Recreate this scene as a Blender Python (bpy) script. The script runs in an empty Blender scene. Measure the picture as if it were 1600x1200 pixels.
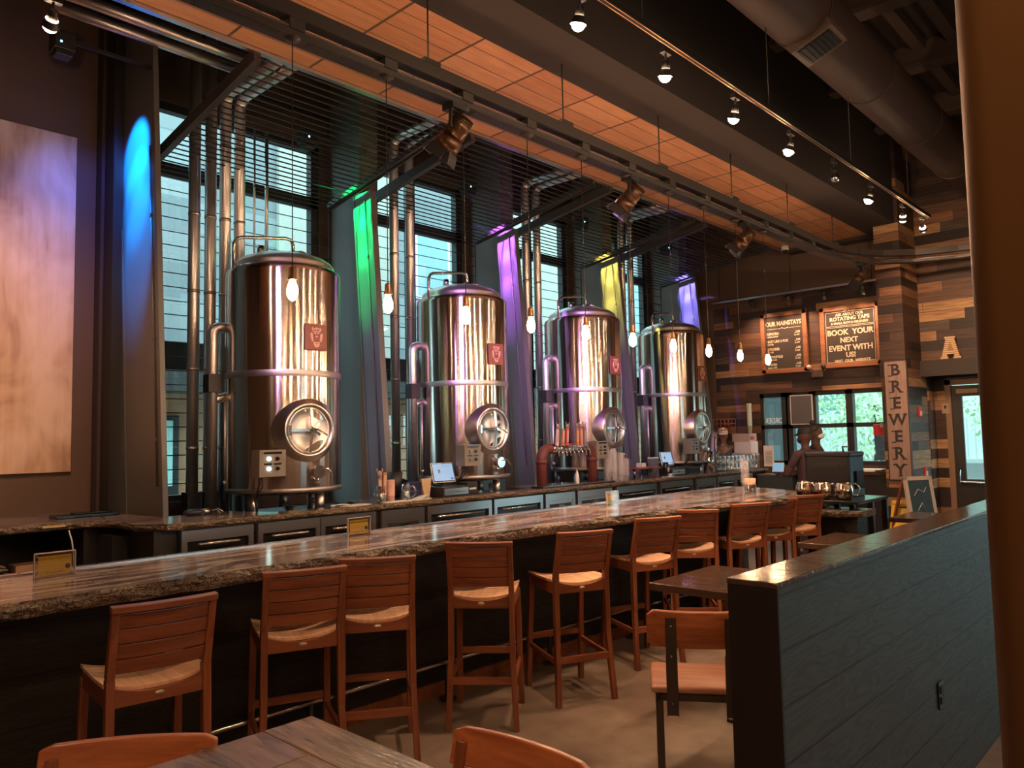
import bpy, bmesh, math, random
from mathutils import Vector, Matrix, noise
random.seed(7)
PI = math.pi
SC = bpy.context.scene
COL = SC.collection

# ------------------------------------------------------------------ camera, world, exposure
CAMH = 1.65
def camera():
    yaw, pitch, roll = 0.75381786, 0.07030452, -0.02004453
    f = Vector((-math.sin(yaw)*math.cos(pitch), math.cos(yaw)*math.cos(pitch), math.sin(pitch)))
    r = Vector((math.cos(yaw), math.sin(yaw), 0)); u = r.cross(f)
    r2 = r*math.cos(roll)+u*math.sin(roll); u2 = -r*math.sin(roll)+u*math.cos(roll)
    cd = bpy.data.cameras.new('camera'); c = bpy.data.objects.new('camera', cd); COL.objects.link(c)
    cd.sensor_width = 36; cd.lens = 36*1202.45/1600; cd.clip_start = .02; cd.clip_end = 300
    m = Matrix((r2, u2, -f)).transposed().to_4x4(); m.translation = (0, 0, CAMH)
    c.matrix_world = m; SC.camera = c
camera()
w = bpy.data.worlds.new('sky'); SC.world = w; w.use_nodes = True
w.node_tree.nodes['Background'].inputs[0].default_value = (.60, .93, 1.0, 1)
w.node_tree.nodes['Background'].inputs[1].default_value = 2.4
SC.view_settings.view_transform = 'Standard'; SC.view_settings.look = 'None'
SC.view_settings.exposure = 1.2; SC.view_settings.gamma = 1; SC.view_settings.use_curve_mapping = False
cy = SC.cycles
cy.use_denoising = True; cy.sample_clamp_indirect = 4; cy.sample_clamp_direct = 0
cy.max_bounces = 8; cy.diffuse_bounces = 3; cy.glossy_bounces = 4; cy.transmission_bounces = 6; cy.transparent_max_bounces = 12
cy.caustics_reflective = False; cy.caustics_refractive = False; cy.blur_glossy = 1.0
def portal(loc, normal, sx, sy):
    ld = bpy.data.lights.new('window_portal', 'AREA'); ld.shape = 'RECTANGLE'; ld.size = sx; ld.size_y = sy
    ld.cycles.is_portal = True
    o = bpy.data.objects.new('window_portal', ld); COL.objects.link(o)
    o.location = loc; o.rotation_euler = Vector(normal).to_track_quat('-Z', 'Z').to_euler()
def spot(loc, to, power, col, deg, blend=.5, rad=.03, name='spot_lamp'):
    ld = bpy.data.lights.new(name, 'SPOT'); ld.energy = power; ld.color = col
    ld.spot_size = math.radians(deg); ld.spot_blend = blend; ld.shadow_soft_size = rad
    o = bpy.data.objects.new(name, ld); COL.objects.link(o)
    o.location = loc; o.rotation_euler = (Vector(to)-Vector(loc)).to_track_quat('-Z', 'Y').to_euler()
    return o
WARM = (1, .58, .34)

# ------------------------------------------------------------------ materials
class NT:
    def __init__(s, name):
        s.m = bpy.data.materials.new(name); s.m.use_nodes = True; s.t = s.m.node_tree
        s.b = s.t.nodes['Principled BSDF']; s.out = s.t.nodes['Material Output']
    def n(s, typ, **kw):
        nd = s.t.nodes.new('ShaderNode'+typ)
        for k, v in kw.items():
            if k.startswith('i'):
                key = k[1:]
                key = int(key) if key.isdigit() else key.replace('_', ' ')
                s.set(nd.inputs[key], v)
            else: setattr(nd, k, v)
        return nd
    def set(s, inp, v):
        if hasattr(v, 'bl_idname') and hasattr(v, 'outputs'): v = v.outputs[0]
        if isinstance(v, bpy.types.NodeSocket): s.t.links.new(v, inp)
        else:
            if isinstance(v, tuple) and len(v) == 3 and inp.type == 'RGBA': v = v+(1,)
            inp.default_value = v
    def ma(s, op, a, b=0.0, c=0.0): return s.n('Math', operation=op, i0=a, i1=b, i2=c)
    def P(s, **kw):
        for k, v in kw.items(): s.set(s.b.inputs[k.replace('_', ' ')], v)
        return s.m
    def ramp(s, fac, stops, interp='LINEAR'):
        r = s.n('ValToRGB', i0=fac); cr = r.color_ramp; cr.interpolation = interp
        while len(cr.elements) < len(stops): cr.elements.new(.5)
        for e, (p, c) in zip(cr.elements, stops): e.position = p; e.color = tuple(c)+(1,)
        return r
    def co(s, scale=(1, 1, 1), out='Object', loc=(0, 0, 0), rot=(0, 0, 0)):
        tc = s.n('TexCoord'); mp = s.n('Mapping'); s.t.links.new(tc.outputs[out], mp.inputs[0])
        mp.inputs['Scale'].default_value = scale; mp.inputs['Location'].default_value = loc; mp.inputs['Rotation'].default_value = rot
        return mp
    def bump(s, h, st=.3, d=.01):
        b = s.n('Bump'); b.inputs['Strength'].default_value = st; b.inputs['Distance'].default_value = d; s.set(b.inputs['Height'], h)
        s.t.links.new(b.outputs['Normal'], s.b.inputs['Normal'])

_flat = {}
def flat(name, col=(.5,.5,.5), rough=.5, metal=0.0, **kw):
    if name in _flat: return _flat[name]
    s = NT(name); s.P(Base_Color=tuple(col), Roughness=rough, Metallic=metal, **kw); _flat[name] = s.m; return s.m
def emis(name, col, st):
    s = NT(name); s.P(Base_Color=(0, 0, 0), Emission_Color=tuple(col), Emission_Strength=st); return s.m

def m_wood(name, c1, c2, axis=0, rough=.4, scale=1.0, rnd=.25):
    s = NT(name); sc = [14*scale]*3; sc[axis] = 1.3*scale
    mp = s.co(tuple(sc)); oi = s.n('ObjectInfo')
    ad = s.n('VectorMath', operation='ADD', i0=mp)
    sm = s.ma('MULTIPLY', oi.outputs['Random'], 30); s.set(ad.inputs[1], sm)
    n1 = s.n('TexNoise', iVector=ad, iScale=1.6, iDetail=6.0, iRoughness=.6, iDistortion=.6)
    sc2 = [70*scale]*3; sc2[axis] = 3*scale
    n2 = s.n('TexNoise', iVector=s.co(tuple(sc2)), iScale=1.0, iDetail=3.0)
    f = s.ma('ADD', s.ma('MULTIPLY', n1, .75), s.ma('MULTIPLY', n2, .25))
    r = s.ramp(f, [(.32, c2), (.62, c1)])
    hv = s.n('HueSaturation'); s.set(hv.inputs['Color'], r)
    s.set(hv.inputs['Value'], s.ma('ADD', s.ma('MULTIPLY', oi.outputs['Random'], rnd), 1-rnd/2))
    s.bump(n2, .12, .004)
    return s.P(Base_Color=hv, Roughness=rough)

M = {}
M['teak'] = m_wood('teak wood', (.31, .10, .042), (.165, .047, .022), 0, .38)
M['teak_v'] = m_wood('teak wood upright', (.30, .097, .04), (.16, .046, .021), 2, .38)
M['seat'] = m_wood('lit teak seat', (.88, .56, .36), (.62, .33, .19), 1, .35)  # teak paled: the lamp light on the seats is put into the colour
M['chairwood'] = m_wood('chair wood', (.50, .16, .055), (.26, .065, .024), 0, .3, 1.0)
M['tabletop'] = None

def m_planks_dark(name, c, rowh, rough=.35, gr=.6):
    """stained boards: grooves at every board edge plus cathedral grain"""
    s = NT(name); tc = s.n('TexCoord'); sp = s.n('SeparateXYZ'); s.t.links.new(tc.outputs['Object'], sp.inputs[0])
    row = s.ma('DIVIDE', sp.outputs[2], rowh); fr = s.ma('FRACT', row); fl = s.ma('FLOOR', row)
    g = s.ma('LESS_THAN', fr, .05)
    wn = s.n('TexWhiteNoise', noise_dimensions='1D'); s.set(wn.inputs['W'], fl)
    mp = s.co((2.2, 1.1, 9.0)); ad = s.n('VectorMath', operation='ADD', i0=mp); s.set(ad.inputs[1], s.ma('MULTIPLY', wn.outputs[0], 20))
    n1 = s.n('TexNoise', iVector=ad, iScale=1.2, iDetail=2.0, iDistortion=.8)
    wv = s.ma('SINE', s.ma('MULTIPLY', n1, 75)); wv = s.ma('MULTIPLY', s.ma('ADD', wv, 1), .5)
    base = s.n('Mix', data_type='RGBA'); s.set(base.inputs[0], wv)
    s.set(base.inputs[6], tuple(v*(1-.6*gr) for v in c)); s.set(base.inputs[7], tuple(v*(1+.4*gr) for v in c))
    mix = s.n('Mix', data_type='RGBA'); s.set(mix.inputs[0], g); s.t.links.new(base.outputs[2], mix.inputs[6]); s.set(mix.inputs[7], tuple(v*.2 for v in c))
    h = s.ma('SUBTRACT', s.ma('MULTIPLY', wv, .25*gr), g)
    s.bump(h, .35, .004)
    s.t.links.new(mix.outputs[2], s.b.inputs['Base Color'])
    s.set(s.b.inputs['Roughness'], s.ma('ADD', s.ma('MULTIPLY', wv, -.14*gr), rough+.1))
    return s.m
M['barfront'] = m_planks_dark('black stained bar boards', (.015, .011, .009), .22, .5)
M['booth'] = m_planks_dark('black stained booth boards', (.034, .044, .047), .165, .34, gr=.34)  # blue of the far daylight is put into this black stain

def m_reclaimed(name, rowh=.127, seed=0.0):
    s = NT(name); tc = s.n('TexCoord'); sp = s.n('SeparateXYZ'); s.t.links.new(tc.outputs['Object'], sp.inputs[0])
    row = s.ma('DIVIDE', sp.outputs[2], rowh); fr = s.ma('FRACT', row); fl = s.ma('ADD', s.ma('FLOOR', row), seed)
    w1 = s.n('TexWhiteNoise', noise_dimensions='1D'); s.set(w1.inputs['W'], fl)
    u = s.ma('ADD', sp.outputs[0], sp.outputs[1])
    u2 = s.ma('DIVIDE', s.ma('ADD', u, s.ma('MULTIPLY', w1.outputs[0], 9)), 1.35)
    cell = s.ma('FLOOR', u2); fu = s.ma('FRACT', u2)
    cv = s.n('CombineXYZ', i0=cell, i1=fl)
    w2 = s.n('TexWhiteNoise', noise_dimensions='2D', iVector=cv)
    r = s.ramp(w2.outputs[0], [(0, (.030, .017, .013)), (.26, (.065, .035, .024)), (.45, (.13, .065, .036)), (.60, (.26, .13, .065)), (.72, (.36, .20, .10)), (.84, (.46, .27, .13)), (.93, (.10, .07, .055))], 'CONSTANT')
    n1 = s.n('TexNoise', iVector=s.co((3, 3, 45)), iScale=1.0, iDetail=5.0)
    mul = s.n('Mix', data_type='RGBA', blend_type='MULTIPLY'); s.set(mul.inputs[0], 1.0)
    s.t.links.new(r.outputs[0], mul.inputs[6])
    g1 = s.ramp(n1, [(.3, (.55, .5, .5)), (.65, (1.15, 1.1, 1.05))]); s.t.links.new(g1.outputs[0], mul.inputs[7])
    g = s.ma('MAXIMUM', s.ma('LESS_THAN', fr, .03), s.ma('LESS_THAN', fu, .004))
    mix = s.n('Mix', data_type='RGBA'); s.set(mix.inputs[0], g); s.t.links.new(mul.outputs[2], mix.inputs[6]); s.set(mix.inputs[7], (.008, .006, .005))
    s.t.links.new(mix.outputs[2], s.b.inputs['Base Color'])
    s.bump(s.ma('SUBTRACT', s.ma('MULTIPLY', n1, .3), g), .4, .006)
    return s.P(Roughness=.55)
M['reclaimed'] = m_reclaimed('reclaimed barn boards')

def m_granite(name, rough=.12, edge=False):
    s = NT(name)
    mp = s.co((4.0, .55, 4.0) if not edge else (9, 9, 14))
    n0 = s.n('TexNoise', iVector=mp, iScale=1.3, iDetail=4.0, iDistortion=(1.8 if edge else .7))
    wv = s.ma('MULTIPLY', s.ma('ADD', s.ma('SINE', s.ma('MULTIPLY', n0, 46 if edge else 38)), 1), .5)
    n2 = s.n('TexNoise', iVector=s.co((60, 60, 60)), iScale=1.0, iDetail=3.0)
    f = s.ma('ADD', s.ma('MULTIPLY', wv, .62), s.ma('MULTIPLY', n2, .38))
    if edge: r = s.ramp(f, [(.2, (.035, .025, .018)), (.45, (.13, .09, .06)), (.7, (.30, .22, .14)), (.85, (.16, .10, .07))])
    else: r = s.ramp(f, [(.12, (.06, .046, .046)), (.38, (.17, .13, .125)), (.6, (.28, .225, .215)), (.85, (.46, .39, .38))])
    if edge: s.bump(s.n('TexNoise', iVector=s.co((30, 30, 50)), iScale=1.0, iDetail=6.0), .9, .03)
    return s.P(Base_Color=r, Roughness=rough)
M['granite'] = m_granite('polished veined granite'); M['granite_edge'] = m_granite('chiselled granite edge', .6, True)

def m_steel(name, col=(.62, .60, .58), rough=.3, aniso=.0, rot=.25, streak=0.0):
    s = NT(name); s.P(Base_Color=col, Metallic=1.0, Roughness=rough)
    if aniso:
        t = s.n('Tangent', direction_type='RADIAL', axis='Z'); s.t.links.new(t.outputs[0], s.b.inputs['Tangent'])
        s.P(Anisotropic=aniso, Anisotropic_Rotation=rot)
    if streak:
        n1 = s.n('TexNoise', iVector=s.co((1.5, 1.5, 160)), iScale=1.0, iDetail=3.0)
        n2 = s.n('TexNoise', iVector=s.co((9, 9, .7)), iScale=1.0, iDetail=2.0)
        s.set(s.b.inputs['Roughness'], s.ma('ADD', s.ma('MULTIPLY', n1, .06), rough-.03))
        s.bump(n2, streak, .01)
    return s.m
M['tank'] = m_steel('brushed stainless tank', (.70, .61, .55), .19, 1.0, .25, .16)
M['band'] = m_steel('matte stainless band', (.46, .41, .39), .42)
M['dome'] = m_steel('stainless dome', (.80, .76, .74), .40, .3)
M['steel'] = m_steel('polished stainless', (.70, .67, .65), .18)
M['steel_d'] = m_steel('brushed stainless', (.62, .57, .56), .28)
M['pipe'] = m_steel('insulated pipe jacket', (.76, .71, .70), .38)
M['chrome'] = m_steel('chrome', (.85, .83, .82), .06)
M['black'] = flat('black painted metal', (.016, .014, .014), .45)
M['blackg'] = flat('gloss black plastic', (.012, .012, .013), .22)
M['bronze'] = flat('dark bronze rail', (.035, .026, .022), .5)
M['colm'] = flat('grey painted steel column', (.12, .115, .11), .38)
M['pier'] = flat('grey plaster pier', (.13, .125, .12), .8)
M['brownwall'] = flat('brown painted wall', (.115, .066, .045), .75)
M['darkceil'] = flat('dark ceiling paint', (.030, .021, .018), .8)
M['joist'] = flat('dark painted joist', (.060, .042, .036), .6)
M['frame'] = flat('dark window frame', (.020, .018, .018), .5)
M['white'] = flat('white plastic', (.72, .70, .68), .4)
M['paper'] = flat('white paper', (.78, .77, .76), .7)
M['bulb'] = emis('glowing filament bulb', (1, .57, .30), 160)
M['parlamp'] = emis('lit reflector lamp', (1, .68, .42), 260)
M['skin'] = flat('skin', (.30, .16, .11), .5); M['skin2'] = flat('brown skin', (.11, .052, .035), .5)

def m_glass(name='window glass', tint=(.93, .99, 1.0), refl=.10):
    s = NT(name); tr = s.n('BsdfTransparent', i0=tint); gl = s.n('BsdfGlossy', i1=.02)
    mx = s.n('MixShader', i0=refl); s.t.links.new(tr.outputs[0], mx.inputs[1]); s.t.links.new(gl.outputs[0], mx.inputs[2])
    s.t.links.new(mx.outputs[0], s.out.inputs[0]); return s.m
M['glass'] = m_glass()
M['drinkglass'] = m_glass('clear drinking glass', (.92, .93, .95), .5)
M['plastic'] = flat('clear cup plastic', (.85, .80, .86), .15, 0.0, Alpha=.30)
M['acrylic'] = m_glass('clear acrylic', (.88, .86, .84), .22)

def m_floor():
    s = NT('stained concrete floor')
    n1 = s.n('TexNoise', iVector=s.co((1, 1, 1)), iScale=1.3, iDetail=6.0, iRoughness=.6, iDistortion=.5)
    n2 = s.n('TexNoise', iVector=s.co((1, 1, 1)), iScale=7.0, iDetail=4.0)
    r = s.ramp(s.ma('ADD', s.ma('MULTIPLY', n1, .7), s.ma('MULTIPLY', n2, .3)), [(.3, (.10, .066, .048)), (.5, (.21, .15, .11)), (.68, (.32, .235, .18))])
    s.set(s.b.inputs['Roughness'], s.ma('ADD', s.ma('MULTIPLY', n1, .35), .25)); s.bump(n2, .05, .01)
    return s.P(Base_Color=r)
M['floor'] = m_floor()

def m_soffit():
    s = NT('wood ceiling panels'); tc = s.n('TexCoord'); sp = s.n('SeparateXYZ'); s.t.links.new(tc.outputs['Object'], sp.inputs[0])
    yy = s.ma('DIVIDE', s.ma('SUBTRACT', sp.outputs[1], 3.42-.71*20), .708); fy = s.ma('FRACT', yy)
    xx = s.ma('DIVIDE', s.ma('ADD', sp.outputs[0], 5.42), .2); fx = s.ma('FRACT', xx)
    g = s.ma('MAXIMUM', s.ma('LESS_THAN', fy, .035), s.ma('LESS_THAN', fx, .045))
    n1 = s.n('TexNoise', iVector=s.co((20, 3, 1)), iScale=1.0, iDetail=5.0)
    w1 = s.n('TexWhiteNoise', noise_dimensions='2D'); s.set(w1.inputs['Vector'], s.n('CombineXYZ', i0=s.ma('FLOOR', xx), i1=s.ma('FLOOR', yy)))
    f = s.ma('ADD', s.ma('MULTIPLY', n1, .7), s.ma('MULTIPLY', w1.outputs[0], .25))
    r = s.ramp(f, [(.3, (.45, .195, .092)), (.7, (.60, .30, .15))])
    mx = s.n('Mix', data_type='RGBA'); s.set(mx.inputs[0], g); s.t.links.new(r.outputs[0], mx.inputs[6]); s.set(mx.inputs[7], (.09, .045, .025))
    s.t.links.new(mx.outputs[2], s.b.inputs['Base Color']); s.bump(s.ma('SUBTRACT', 1.0, g), .4, .01)
    return s.P(Roughness=.5)
M['soffit'] = m_soffit()

def m_painting():
    s = NT('abstract peach painting'); mp = s.co((1, 1.8, .9))
    n1 = s.n('TexNoise', iVector=mp, iScale=1.6, iDetail=3.0, iDistortion=.7)
    n2 = s.n('TexNoise', iVector=s.co((1, 14, .8)), iScale=1.0, iDetail=4.0)
    r = s.ramp(s.ma('ADD', s.ma('MULTIPLY', n1, .75), s.ma('MULTIPLY', n2, .25)), [(.32, (.36, .19, .12)), (.46, (.60, .38, .26)), (.6, (.74, .52, .40))])
    return s.P(Base_Color=r, Roughness=.6)
M['painting'] = m_painting()

def m_table(name, c1, c2, rough=.28, st=.5):
    s = NT(name)
    n1 = s.n('TexNoise', iVector=s.co((3, 22, 3)), iScale=1.0, iDetail=6.0, iDistortion=.8)
    n2 = s.n('TexNoise', iVector=s.co((14, 60, 14)), iScale=1.0, iDetail=4.0)
    r = s.ramp(n1, [(.3, c2), (.65, c1)]); s.bump(s.ma('ADD', n1, s.ma('MULTIPLY', n2, .6)), st, .006)
    return s.P(Base_Color=r, Roughness=rough)
M['tabletop'] = m_table('distressed grey brown table top', (.24, .15, .095), (.085, .05, .032), .22, .7)
M['tabledark'] = m_table('dark wood table top', (.085, .05, .035), (.035, .02, .015), .14, .25)
M['cap'] = m_table('dark wood wall cap', (.075, .045, .03), (.03, .018, .012), .13, .5)

# ------------------------------------------------------------------ mesh builder
def basis(d, up=(0, 0, 1)):
    d = Vector(d).normalized(); up = Vector(up)
    if abs(d.dot(up)) > .98: up = Vector((1, 0, 0)) if abs(d.x) < .9 else Vector((0, 1, 0))
    s = d.cross(up).normalized(); u = s.cross(d).normalized(); return s, u, d
class MB:
    def __init__(s): s.v = []; s.f = []; s.sm = []; s.mi = []
    def add(s, vs, fs, smooth=False, mx=None, mi=0):
        o = len(s.v)
        s.v += [tuple(mx @ Vector(p)) if mx else tuple(p) for p in vs]
        s.f += [tuple(i+o for i in f) for f in fs]; s.sm += [smooth]*len(fs); s.mi += [mi]*len(fs); return s
    def box(s, c, d, mx=None, mi=0):
        x, y, z = d[0]/2, d[1]/2, d[2]/2
        vs = [(c[0]+a*x, c[1]+b*y, c[2]+e*z) for a in (-1, 1) for b in (-1, 1) for e in (-1, 1)]
        return s.add(vs, [(0, 1, 3, 2), (4, 6, 7, 5), (0, 4, 5, 1), (2, 3, 7, 6), (0, 2, 6, 4), (1, 5, 7, 3)], False, mx, mi)
    def span(s, a, b, mx=None, mi=0):
        return s.box([(a[i]+b[i])/2 for i in range(3)], [abs(b[i]-a[i]) for i in range(3)], mx, mi)
    def bar(s, p0, p1, w, h, up=(0, 0, 1), w1=None, h1=None, mx=None):
        p0, p1 = Vector(p0), Vector(p1); a, u, d = basis(p1-p0, up); w1 = w if w1 is None else w1; h1 = h if h1 is None else h1
        vs = [p0+a*i*w/2+u*j*h/2 for i, j in ((-1, -1), (1, -1), (1, 1), (-1, 1))]+[p1+a*i*w1/2+u*j*h1/2 for i, j in ((-1, -1), (1, -1), (1, 1), (-1, 1))]
        return s.add(vs, [(3, 2, 1, 0), (4, 5, 6, 7), (0, 1, 5, 4), (1, 2, 6, 5), (2, 3, 7, 6), (3, 0, 4, 7)], False, mx)
    def cyl(s, p0, p1, r0, r1=None, n=16, caps=True, mx=None):
        p0, p1 = Vector(p0), Vector(p1); r1 = r0 if r1 is None else r1; a, u, d = basis(p1-p0)
        vs = []
        for p, r in ((p0, r0), (p1, r1)):
            for k in range(n): t = 2*PI*k/n; vs.append(p+a*r*math.cos(t)+u*r*math.sin(t))
        s.add(vs, [(k, (k+1) % n, n+(k+1) % n, n+k) for k in range(n)], True, mx)
        if caps: s.add(vs, [tuple(range(n-1, -1, -1)), tuple(range(n, 2*n))], False, mx)
        return s
    def lathe(s, prof, c=(0, 0, 0), n=32, mx=None, smooth=True):
        vs = []
        for r, z in prof:
            for k in range(n): t = 2*PI*k/n; vs.append((c[0]+r*math.cos(t), c[1]+r*math.sin(t), c[2]+z))
        fs = [(j*n+k, j*n+(k+1) % n, (j+1)*n+(k+1) % n, (j+1)*n+k) for j in range(len(prof)-1) for k in range(n)]
        return s.add(vs, fs, smooth, mx)
    def tube(s, pts, r, n=8, mx=None, caps=True):
        pts = [Vector(p) for p in pts]; rs = r if isinstance(r, (list, tuple)) else [r]*len(pts)
        vs = []; a = None
        for i, p in enumerate(pts):
            d = (pts[min(i+1, len(pts)-1)]-pts[max(i-1, 0)]).normalized()
            if a is None: a, u, _ = basis(d)
            else: a = (a-d*a.dot(d)).normalized(); u = d.cross(a)*-1; u = a.cross(d)
            for k in range(n): t = 2*PI*k/n; vs.append(p+a*rs[i]*math.cos(t)+u*rs[i]*math.sin(t))
        m = len(pts)
        s.add(vs, [(j*n+k, j*n+(k+1) % n, (j+1)*n+(k+1) % n, (j+1)*n+k) for j in range(m-1) for k in range(n)], True, mx)
        if caps: s.add(vs, [tuple(range(n-1, -1, -1)), tuple(range((m-1)*n, m*n))], False, mx)
        return s
    def sphere(s, c, r, n=16, mx=None):
        r = (r, r, r) if not isinstance(r, (tuple, list)) else r; m = n//2
        vs = [(c[0]+r[0]*math.sin(PI*j/m)*math.cos(2*PI*k/n), c[1]+r[1]*math.sin(PI*j/m)*math.sin(2*PI*k/n), c[2]+r[2]*math.cos(PI*j/m)) for j in range(m+1) for k in range(n)]
        return s.add(vs, [(j*n+k, (j+1)*n+k, (j+1)*n+(k+1) % n, j*n+(k+1) % n) for j in range(m) for k in range(n)], True, mx)
    def prism(s, poly, z0, z1, mx=None, mi=0):
        n = len(poly); vs = [(p[0], p[1], z0) for p in poly]+[(p[0], p[1], z1) for p in poly]
        return s.add(vs, [tuple(range(n-1, -1, -1)), tuple(range(n, 2*n))]+[(k, (k+1) % n, n+(k+1) % n, n+k) for k in range(n)], False, mx, mi)
    def build(s, name, mat, parent=None, loc=None, rotz=None, bevel=0, segs=2, solid=0, subsurf=0):
        me = bpy.data.meshes.new(name); me.from_pydata(s.v, [], s.f)
        for p, sm, mi in zip(me.polygons, s.sm, s.mi): p.use_smooth = sm; p.material_index = mi
        bm = bmesh.new(); bm.from_mesh(me); bmesh.ops.remove_doubles(bm, verts=bm.verts, dist=1e-5)
        bmesh.ops.dissolve_degenerate(bm, edges=bm.edges, dist=1e-6)
        bmesh.ops.recalc_face_normals(bm, faces=bm.faces); bm.to_mesh(me); bm.free()
        for m in (mat if isinstance(mat, (list, tuple)) else [mat]): me.materials.append(m)
        o = bpy.data.objects.new(name, me); COL.objects.link(o)
        if parent: o.parent = parent
        if loc is not None: o.location = loc
        if rotz is not None: o.rotation_euler[2] = rotz
        if solid: md = o.modifiers.new('s', 'SOLIDIFY'); md.thickness = solid
        if bevel:
            md = o.modifiers.new('b', 'BEVEL'); md.width = bevel; md.segments = segs; md.limit_method = 'ANGLE'; md.angle_limit = math.radians(50)
        if subsurf: md = o.modifiers.new('ss', 'SUBSURF'); md.levels = subsurf; md.render_levels = subsurf
        return o
def tag(o, label, cat, group=None, kind=None):
    o['label'] = label; o['category'] = cat
    if group: o['group'] = group
    if kind: o['kind'] = kind
    return o
def struct(o): o['kind'] = 'structure'; return o
def thing(name, label, cat, loc=(0, 0, 0), rotz=0, group=None):
    o = bpy.data.objects.new(name, None); COL.objects.link(o); o.location = loc; o.rotation_euler = (0, 0, rotz); o.empty_display_size = .1
    return tag(o, label, cat, group)
def kids(o): return [c for c in COL.objects if c.parent == o]
def dup(root, loc, rotz, label, group=None):
    r = root.copy(); COL.objects.link(r); r.location = loc; r.rotation_euler = (0, 0, rotz); r['label'] = label
    if group: r['group'] = group
    for ch in kids(root):
        c = ch.copy(); COL.objects.link(c); c.parent = r
        for g in kids(ch): d = g.copy(); COL.objects.link(d); d.parent = c
    return r
def text(body, size, mat, mx, parent=None, name='lettering', ext=.003, ax='CENTER', sx=1.0, off=0.0):
    cu = bpy.data.curves.new(name, 'FONT'); cu.body = body; cu.size = size; cu.extrude = ext; cu.align_x = ax; cu.align_y = 'CENTER'; cu.offset = off; cu.resolution_u = 3
    t = bpy.data.objects.new('tmp', cu); COL.objects.link(t)
    bpy.context.view_layer.update()
    me = bpy.data.meshes.new_from_object(t.evaluated_get(bpy.context.evaluated_depsgraph_get()))
    bpy.data.objects.remove(t); bpy.data.curves.remove(cu)
    me.transform(mx @ Matrix.Diagonal((sx, 1, 1, 1))); me.materials.clear(); me.materials.append(mat); me.name = name
    o = bpy.data.objects.new(name, me); COL.objects.link(o)
    if parent: o.parent = parent
    return o
def face_mx(origin, right, up):
    r = Vector(right).normalized(); u = Vector(up).normalized(); n = r.cross(u)
    m = Matrix((r, u, n)).transposed().to_4x4(); m.translation = Vector(origin); return m
def arc(c, r, a0, a1, n, ax1, ax2):
    ax1, ax2, c = Vector(ax1), Vector(ax2), Vector(c)
    return [c+ax1*r*math.cos(a0+(a1-a0)*k/n)+ax2*r*math.sin(a0+(a1-a0)*k/n) for k in range(n+1)]

# ------------------------------------------------------------------ room shell
CY = [2.75, 5.1, 7.45, 9.8, 12.15]          # steel columns along the window wall
TY = [3.92, 6.30, 8.645, 11.0]              # tanks
WX = -7.85
ZR = 6.2
struct(MB().span((-8.2, -3.2, -.1), (4, 14.5, 0)).build('floor', M['floor']))
struct(MB().span((-8.2, -3.2, ZR), (4, 14.5, ZR+.15)).build('ceiling', M['darkceil']))
struct(MB().span((-8.2, -3.2, 0), (-8.0, 2.62, ZR)).build('wall_left', M['brownwall']))
struct(MB().span((-8.2, -3.2, 0), (4, -3.0, ZR)).build('wall_back', M['brownwall']))
# window wall with openings per bay
OPEN = []
for k in range(4): OPEN.append((CY[k]+.33, CY[k+1]-.05))
b = MB(); e = [2.62]+[v for o in OPEN for v in o]+[13.2]
for i in range(0, len(e), 2): b.span((WX-.2, e[i], 0), (WX, e[i+1], ZR))
for y0, y1 in OPEN: b.span((WX-.2, y0, 0), (WX, y1, 1.08)); b.span((WX-.2, y0, 5.2), (WX, y1, ZR))
struct(b.build('wall_window', flat('dark brown wall', (.055, .036, .030), .8)))
for k, (y0, y1) in enumerate(OPEN):
    fr = MB(); x0, x1 = WX-.14, WX-.04
    fr.span((x0, y0, 1.08), (x1, y0+.07, 5.2)); fr.span((x0, y1-.09, 1.08), (x1, y1, 5.2))
    fr.span((x0, y0, 1.08), (x1, y1, 1.14)); fr.span((x0, y0, 5.12), (x1, y1, 5.2))
    fr.span((x0, y0, 4.44), (x1, y1, 4.57)); fr.span((x0-.02, y0, 2.42), (x1, y1, 2.71))
    if k: fr.span((x0, CY[k]+1.35, 1.08), (x1, CY[k]+1.46, 5.2))
    o = struct(fr.build('window_%d' % (k+1), M['frame']))
    MB().span((WX-.1, y0+.02, 1.1), (WX-.095, y1-.02, 5.18)).build('pane', M['glass'], o)
    portal((WX-.25, (y0+y1)/2, 3.1), (1, 0, 0), 4.1, y1-y0)
# piers behind the columns
b = MB()
for y in CY[1:]: b.span((WX, y+.10, 0), (-7.25, y+.36, ZR))
struct(b.build('wall_piers', M['pier']))
struct(MB().span((-8.0, CY[0]-.10, 0), (-7.62, CY[0]+.3, ZR)).build('wall_corner_pier', flat('near black pier', (.02, .016, .014), .7)))
# far wall
FX0, FX1 = -6.12, -3.95
b = MB(); b.span((-6.95, 12.9, 0), (FX0, 13.1, 4.05)); b.span((FX0, 12.9, 0), (FX1+.2, 13.1, 1.10)); b.span((FX0, 12.9, 2.34), (FX1+.2, 13.1, 4.05))
struct(b.build('wall_far', M['reclaimed']))
b = MB(); b.span((-8.0, 12.88, 0), (-6.95, 13.1, ZR)); b.span((-6.95, 12.88, 4.05), (-3.6, 13.1, ZR))
struct(b.build('wall_far_upper', M['brownwall']))
b = MB(); b.span((-3.82, 12.1, 0), (-3.47, 13.1, ZR)); struct(b.build('wall_pillar', m_reclaimed('reclaimed pillar boards', .135, 31.0)))
b = MB(); b.span((-3.47, 12.9, 2.70), (4, 13.1, ZR)); struct(b.build('wall_far_right', m_reclaimed('reclaimed upper boards', .15, 17.0)))
b = MB(); b.span((-3.47, 12.80, 2.46), (4, 12.95, 2.70)); struct(b.build('trim_1', flat('dark ledge', (.035, .024, .02), .6)))
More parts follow.
